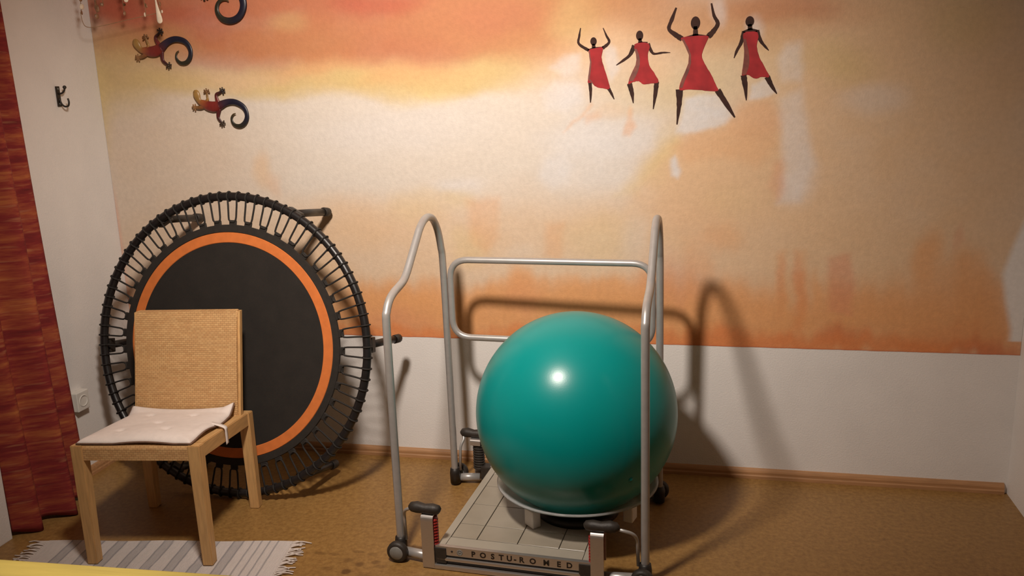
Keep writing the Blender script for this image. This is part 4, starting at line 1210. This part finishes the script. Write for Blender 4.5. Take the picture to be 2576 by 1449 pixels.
            # wheel
            wl = lathe('wheel', [(0.012, -0.014), (0.030, -0.014), (0.0365, -0.009), (0.0375, 0.0), (0.0365, 0.009), (0.030, 0.014), (0.012, 0.014)], M['rubber'], root, 28,
                       Matrix.Translation(T(px - 0.004, 0.330, 0.0376)) @ Matrix.Rotation(math.radians(90), 4, 'X'), close=True)
            lathe('hub_cap', [(0, -0.0165), (0.022, -0.0165), (0.0265, -0.012), (0.0265, 0.012), (0.022, 0.0165), (0, 0.0165)], M['cap'], wl, 24,
                  Matrix.Translation(T(px - 0.004, 0.330, 0.0376)) @ Matrix.Rotation(math.radians(90), 4, 'X'))
            # thin release lever from pole to pedal
            lv = fillet([T(px - 0.022, 0.29, 0.065), T(px - 0.024, 0.30, 0.165), T(px - 0.036, 0.318, 0.192), T(ox + 0.062, 0.33, 0.208)], 0.02, 5)
            tube('release_lever', lv, 0.0058, M['silver'], root, 10)
build_platform()

# ------------------------------------------------------------------ exercise ball and its dish
BALL_C = Vector((2.174, -0.545, 0.461)); BALL_R = 0.3555
def build_ball():
    root = empty('exercise_ball', (BALL_C.x, BALL_C.y, BALL_C.z - BALL_R))
    tag(root, 'large glossy teal green gymnastics ball between the handrails', 'exercise ball')
    bm = bmesh.new()
    add_ellipsoid(bm, (0, 0, BALL_R), (BALL_R, BALL_R, BALL_R * 1.004), 96, 64)
    obj('ball_skin', bm, M['ball'], root, True)
    d = Vector((0.60, -0.70, -0.36)).normalized()
    Mx = Matrix.Translation(Vector((0, 0, BALL_R)) + d * (BALL_R - 0.002)) @ d.to_track_quat('Z', 'Y').to_matrix().to_4x4()
    lathe('valve_plug', [(0, 0.006), (0.005, 0.006), (0.006, 0.003), (0.011, 0.0028), (0.013, 0.0)], M['ball'], root, 16, Mx)
build_ball()

def build_dish():
    root = empty('ball_dish', (BALL_C.x, BALL_C.y, 0.0825))
    tag(root, 'clear plastic dish holding the green ball on the platform', 'dish')
    prof = [(0.100, 0.0268), (0.170, 0.0645), (0.230, 0.0972), (0.278, 0.1235), (0.286, 0.1265), (0.290, 0.1240)]
    back = [(r, z - 0.005) for r, z in reversed(prof)]
    lathe('bowl', prof + back, M['clear'], root, 72, close=True)
    lathe('base_ring', [(0.085, 0.0), (0.150, 0.0), (0.146, 0.022), (0.118, 0.0215), (0.100, 0.021), (0.085, 0.021)], M['black'], root, 48, close=True)
    for k in range(3):
        a = math.radians(226 + 120 * k)
        bm = bmesh.new()
        add_box(bm, -0.018, 0.018, -0.026, 0.026, 0.0, 0.066, 0.007, 3)
        o = obj('foot', bm, M['white_plastic'], root)
        o.matrix_local = Matrix.Translation((0.200 * math.cos(a), 0.200 * math.sin(a), 0.0)) @ Matrix.Rotation(a, 4, 'Z')
build_dish()

# ------------------------------------------------------------------ curtain on the left wall
def build_curtain():
    root = empty('curtain', (0, 0, 0))
    tag(root, 'red and orange striped woven curtain hanging at the left wall', 'curtain')
    nu, nv = 110, 70
    z1 = 2.28
    verts, uvs = [], []
    for j in range(nv + 1):
        t = j / nv
        z = 0.003 + (z1 - 0.003) * t
        for i in range(nu + 1):
            s = i / nu
            ya, yb = -0.935 - 0.03 * t, -0.548 - 0.055 * t
            ph = s * 2 * math.pi * 2.6 + 0.25 * math.sin(2.2 * t + s * 3)
            env = math.sin(math.pi * min(max(s, 0), 1)) ** 0.5
            amp = (0.040 + 0.012 * (1 - t) ** 2) * env
            y = ya + (yb - ya) * s
            x = 0.082 + 0.050 * (1 - t) ** 1.5 * math.sin(math.pi * s) + 0.030 * env + amp * math.sin(ph - 0.6) + 0.006 * math.sin(5 * t + 9 * s) * env
            x = max(x, 0.022)
            zz = z + (0.009 * (math.sin(ph * 1.0 + 2) + 1) if j == 0 else 0)
            verts.append((x, y, zz)); uvs.append((s * 1.2, t * 2.3))
    faces = []
    W = nu + 1
    for j in range(nv):
        for i in range(nu):
            a = j * W + i; faces.append((a, a + 1, a + W + 1, a + W))
    me = bpy.data.meshes.new('cloth'); me.from_pydata(verts, [], faces); me.update()
    uv = me.uv_layers.new(name='UVMap')
    for l in me.loops: uv.data[l.index].uv = uvs[l.vertex_index]
    o = link('cloth', me, M['curtain'], root, True)
    sol = o.modifiers.new('thickness', 'SOLIDIFY'); sol.thickness = 0.003
    for k in range(7):
        y = -0.955 + 0.345 * k / 6
        bm = bmesh.new()
        add_tube(bm, [(0.112 + 0.0205 * math.cos(a), y, 2.3055 + 0.0205 * math.sin(a)) for a in np.linspace(0, 2 * math.pi, 16, endpoint=False)], 0.003, 6, True)
        obj('curtain_ring', bm, M['brass'], root, True)
    rod = empty('curtain_rod', (0.112, -2.0, 2.312))
    tag(rod, 'curtain rod fixed along the left wall above the red curtain', 'curtain rod')
    tube('rod', [(0, 0, 0), (0, 1.6, 0)], 0.011, M['brass'], rod, 12)
    for y in (0.95, 1.55):
        tube('bracket', [(0, y, 0), (-0.04, y, -0.01), (-0.110, y, -0.01)], 0.007, M['brass'], rod, 10)
build_curtain()

# ------------------------------------------------------------------ things on the left wall
def build_socket():
    root = empty('wall_socket', (0.0, -0.414, 0.352), math.radians(90))
    tag(root, 'white surface mounted wall socket low beside the red curtain', 'socket')
    # local x runs along the wall, local -y points into the room
    box('housing', -0.036, 0.036, -0.034, 0.0, -0.042, 0.042, M['white_plastic'], root, 0.006, 3)
    lathe('outlet', [(0.027, 0.0), (0.025, 0.002), (0.021, 0.0025), (0.0195, -0.012), (0, -0.012)], M['white_plastic'], root, 28, Matrix.Translation((0, -0.0342, 0.0)) @ Matrix.Rotation(math.radians(90), 4, 'X'))
    for sx in (-1, 1):
        lathe('pin_hole', [(0, 0.0005), (0.0025, 0.0005), (0.0025, -0.001), (0, -0.001)], M['black'], root, 10, Matrix.Translation((sx * 0.0095, -0.0226, 0.0)) @ Matrix.Rotation(math.radians(90), 4, 'X'))
build_socket()

def build_hook():
    root = empty('coat_hook', (0.0, -0.262, 1.617), math.radians(90))
    tag(root, 'small black iron double coat hook on the white left wall', 'hook')
    box('back_plate', -0.010, 0.010, -0.006, 0.0, -0.040, 0.042, M['black_iron'], root, 0.002)
    up = [tuple(p) for p in catmull([(0, -0.005, 0.012), (0, -0.022, 0.014), (0, -0.034, 0.024), (0, -0.038, 0.034)], 5)]
    tube('upper_hook', up, 0.0038, M['black_iron'], root, 10)
    bm = bmesh.new(); add_ellipsoid(bm, (0, -0.038, 0.037), (0.0075, 0.0075, 0.0075), 14, 8); obj('hook_tip', bm, M['black_iron'], root, True)
    lo = [tuple(p) for p in catmull([(0, -0.005, -0.006), (0, -0.014, -0.030), (0, -0.028, -0.040), (0, -0.044, -0.037), (0, -0.049, -0.022), (0, -0.046, -0.008)], 6)]
    tube('lower_hook', lo, 0.0038, M['black_iron'], root, 10)
    for z in (-0.028, 0.032):
        lathe('screw', [(0, 0.002), (0.003, 0.0015), (0.004, 0)], M['cap'], root, 10, Matrix.Translation((0, -0.006, z)) @ Matrix.Rotation(math.radians(90), 4, 'X'))
build_hook()

# ------------------------------------------------------------------ geckos on the mural
def grad(stops, t):
    for (a, ca), (b, cb) in zip(stops, stops[1:]):
        if t <= b:
            k = (t - a) / max(b - a, 1e-6); return tuple(x + (y - x) * k for x, y in zip(ca, cb))
    return stops[-1][1]
OCHRE = (0.30, 0.165, 0.045); BROWN = (0.17, 0.075, 0.025); REDG = (0.17, 0.018, 0.014); DKRED = (0.075, 0.009, 0.010); NAVY = (0.007, 0.008, 0.024); DK = (0.02, 0.014, 0.013); OLIVE = (0.022, 0.020, 0.012)

def gecko_mesh(name, pts, stops, flat=0.45, n=5, seg=12):
    c = catmull(pts, n)
    path = [(p[0], 0, p[1]) for p in c]; rad = [max(abs(p[2]), 0.0012) for p in c]
    bm = bmesh.new()
    add_tube(bm, path, rad, seg, False, True, (Vector((0, 1, 0)), flat))
    nn = len(path)
    bm.verts.ensure_lookup_table()
    cols = [grad(stops, (i // seg) / (nn - 1)) for i in range(nn * seg)]
    bmesh.ops.recalc_face_normals(bm, faces=bm.faces[:])
    me = bpy.data.meshes.new(name); bm.to_mesh(me); bm.free()
    ca = me.color_attributes.new('Col', 'FLOAT_COLOR', 'POINT')
    ca.data.foreach_set('color', np.array([c_ + (1,) for c_ in cols], dtype=float).ravel())
    return me

def flat_color(me, c):
    ca = me.color_attributes.new('Col', 'FLOAT_COLOR', 'POINT')
    ca.data.foreach_set('color', np.array([c + (1,)] * len(me.vertices), dtype=float).ravel())
    return me

GM = {}
GM['body'] = gecko_mesh('body', GECKO_BODY, [(0, OCHRE), (0.36, OCHRE), (0.5, (0.28, 0.085, 0.025)), (0.68, REDG), (0.9, REDG), (1, DKRED)])
GM['tail'] = gecko_mesh('tail', GECKO_TAIL, [(0, DKRED), (0.10, (0.03, 0.015, 0.03)), (0.2, NAVY), (0.5, (0.009, 0.009, 0.020)), (0.62, OLIVE), (0.85, OLIVE), (1, (0.09, 0.055, 0.02))])
leg_cols = [[(0, (0.28, 0.085, 0.025)), (0.5, OCHRE), (1, BROWN)], [(0, (0.27, 0.08, 0.025)), (0.5, BROWN), (1, (0.26, 0.12, 0.04))], [(0, REDG), (0.4, DKRED), (1, DK)], [(0, DKRED), (0.4, DKRED), (1, DK)]]
foot_cols = [BROWN, (0.25, 0.12, 0.045), DK, (0.035, 0.02, 0.01)]
GM['legs'] = [gecko_mesh('leg', l, s, 0.5, 5, 8) for l, s in zip(GECKO_LEGS, leg_cols)]
def foot_mesh(leg, colr):
    bm = bmesh.new()
    cx_, cz_ = leg[-1][:2]; px_, pz_ = leg[-2][:2]
    a0 = math.atan2(cz_ - pz_, cx_ - px_)
    add_ellipsoid(bm, (cx_, 0, cz_), (0.0062, 0.0042, 0.0062), 10, 6)
    for k in range(5):
        a = a0 + math.radians(-100 + 50 * k)
        e = (cx_ + 0.0125 * math.cos(a), 0, cz_ + 0.0125 * math.sin(a))
        add_tube(bm, [(cx_, 0, cz_), (cx_ + 0.008 * math.cos(a), 0, cz_ + 0.008 * math.sin(a)), e], [0.003, 0.0026, 0.0036], 6)
        add_ellipsoid(bm, e, (0.0038, 0.0026, 0.0038), 8, 4)
    bmesh.ops.recalc_face_normals(bm, faces=bm.faces[:])
    me = bpy.data.meshes.new('foot'); bm.to_mesh(me); bm.free()
    return flat_color(me, colr)
GM['feet'] = [foot_mesh(l, c) for l, c in zip(GECKO_LEGS, foot_cols)]
def eye_mesh():
    bm = bmesh.new()
    hx_, hz_ = GECKO_BODY[1][:2]
    for s in (-1, 1): add_ellipsoid(bm, (hx_ + s * 0.0065, -0.004, hz_), (0.002, 0.002, 0.002), 8, 5)
    me = bpy.data.meshes.new('eyes'); bmesh.ops.recalc_face_normals(bm, faces=bm.faces[:]); bm.to_mesh(me); bm.free()
    return flat_color(me, DK)
GM['eyes'] = eye_mesh()

def gecko(hip, rot, scale, label):
    root = empty('gecko_ornament', (hip[0], -0.016, hip[1]))
    root.rotation_euler = (0, -rot, 0)
    root.scale = (scale,) * 3
    tag(root, label, 'wall ornament', 'geckos on the mural')
    b = link('body', GM['body'], M['gecko'], root, True)
    link('eyes', GM['eyes'], M['gecko'], b, True)
    link('tail', GM['tail'], M['gecko'], root, True)
    for lm_, fm in zip(GM['legs'], GM['feet']):
        l = link('leg', lm_, M['gecko'], root, True)
        link('foot', fm, M['gecko'], l, True)
gecko(GECKO_HIP, 0.0, 1.0, 'lowest metal gecko with red body and dark curled tail')
gecko((0.3397, 1.8043), math.radians(15), 1.04, 'metal gecko with blue curled tail, middle of the three, nearest corner')
gecko(GECKO_TOP, math.radians(-45), 1.42, 'largest metal gecko, top one, only its blue curled tail shows')

# ------------------------------------------------------------------ hanging shell mobile near the corner
def build_mobile():
    cx, cy, cz = 0.30, -0.175, 2.12
    root = empty('hanging_mobile', (cx, cy, cz))
    tag(root, 'shell and thread mobile hanging before the mural at the top left', 'mobile')
    ring = [(0.175 * math.cos(a), 0.06 * math.sin(a), 0.004 * math.sin(3 * a)) for a in np.linspace(0, 2 * math.pi, 48, endpoint=False)]
    tube('hoop', ring, 0.005, M['shell'], root, 8, True)
    tube('hanger', [(0, 0, ROOM_H - cz), (0, 0, 0.10)], 0.0015, M['cord_tan'], root, 6)
    for k in range(3):
        a = 2 * math.pi * k / 3 + 0.4
        tube('hanger', [(0, 0, 0.10), (0.175 * math.cos(a), 0.06 * math.sin(a), 0.0)], 0.0012, M['cord_tan'], root, 6)
    bottoms = [(0.136, -0.224, 1.945), (0.150, -0.150, 1.935), (0.215, -0.190, 1.975), (0.278, -0.150, 1.940), (0.330, -0.200, 1.985), (0.378, -0.150, 1.930), (0.446, -0.150, 1.915)]
    r_ = random.Random(3)
    for (x, y, zb) in bottoms:
        p0 = Vector((x - cx, y - cy, zb - cz))
        st = tube('string', [(p0.x * 0.95, p0.y * 0.9, 0.0), tuple(p0)], 0.0013, M['cord_tan'], root, 6)
        z = p0.z
        while z < -0.01:
            bm = bmesh.new()
            rr_ = r_.uniform(0.006, 0.012)
            add_ellipsoid(bm, (0, 0, 0), (rr_, rr_ * 0.4, rr_ * r_.uniform(0.9, 1.8)), 10, 6)
            o = obj('shell', bm, M['shell'] if r_.random() > 0.25 else M['feather'], st, True)
            o.matrix_local = Matrix.Translation((p0.x + r_.uniform(-.006, .006), p0.y, z)) @ Matrix.Rotation(r_.uniform(0, 3.1), 4, 'Z') @ Matrix.Rotation(r_.uniform(-.7, .7), 4, 'Y')
            z += r_.uniform(0.022, 0.038)
    # swag of thread below
    sw = [tuple(p) for p in catmull([(x - cx, y - cy, z - cz) for x, y, z in ((0.136, -0.230, 1.945), (0.138, -0.215, 1.893), (0.156, -0.152, 1.895), (0.296, -0.150, 1.915), (0.440, -0.150, 1.935))], 8)]
    tube('swag_thread', sw, 0.0013, M['cord_tan'], root, 6)
    # pale feather drop
    fx, fy = FEATHER_X - cx, -0.2 - cy
    zt, zb = 1.985 - cz, 1.888 - cz
    bm = bmesh.new()
    pts = [(fx - 0.006, fy, zt), (fx - 0.003, fy, zt + (zb - zt) * 0.35), (fx + 0.001, fy, zt + (zb - zt) * 0.7), (fx + 0.003, fy, zt + (zb - zt) * 0.92), (fx + 0.004, fy, zb)]
    add_tube(bm, [tuple(p) for p in catmull(pts, 4)], [0.003 + 0.0095 * math.sin(math.pi * (i / 16) ** 1.6) for i in range(17)], 10, False, True, (Vector((0, 1, 0)), 0.3))
    obj('feather', bm, M['feather'], root, True)
    tube('string', [(fx - 0.006, fy, 0.0), (fx - 0.006, fy, zt - 0.005)], 0.0012, M['cord_tan'], root, 6)
FEATHER_X = 0.468
build_mobile()

# ------------------------------------------------------------------ yellow couch whose far edge shows at the lower left
def build_couch():
    x0, x1, y0, y1, z = 0.40, 2.30, -2.50, -1.722, 0.45
    root = empty('treatment_couch', ((x0 + x1) / 2, (y0 + y1) / 2, 0))
    root.rotation_euler = (0, 0, math.radians(2.6))
    tag(root, 'yellow covered treatment couch, only its edge showing at lower left', 'couch')
    hx, hy = (x1 - x0) / 2, (y1 - y0) / 2
    box('padded_top', -hx, hx, -hy, hy, z - 0.07, z, M['yellow'], root, 0.016, 4)
    box('under_frame', -hx + 0.05, hx - 0.05, -hy + 0.05, hy - 0.05, z - 0.12, z - 0.068, M['oak_rail'], root, 0.004)
    for sx in (-1, 1):
        for sy in (-1, 1):
            tube('leg', [(sx * (hx - 0.12), sy * (hy - 0.1), z - 0.11), (sx * (hx - 0.10), sy * (hy - 0.08), 0.0)], 0.02, M['steel_legs'], root, 14)
build_couch()
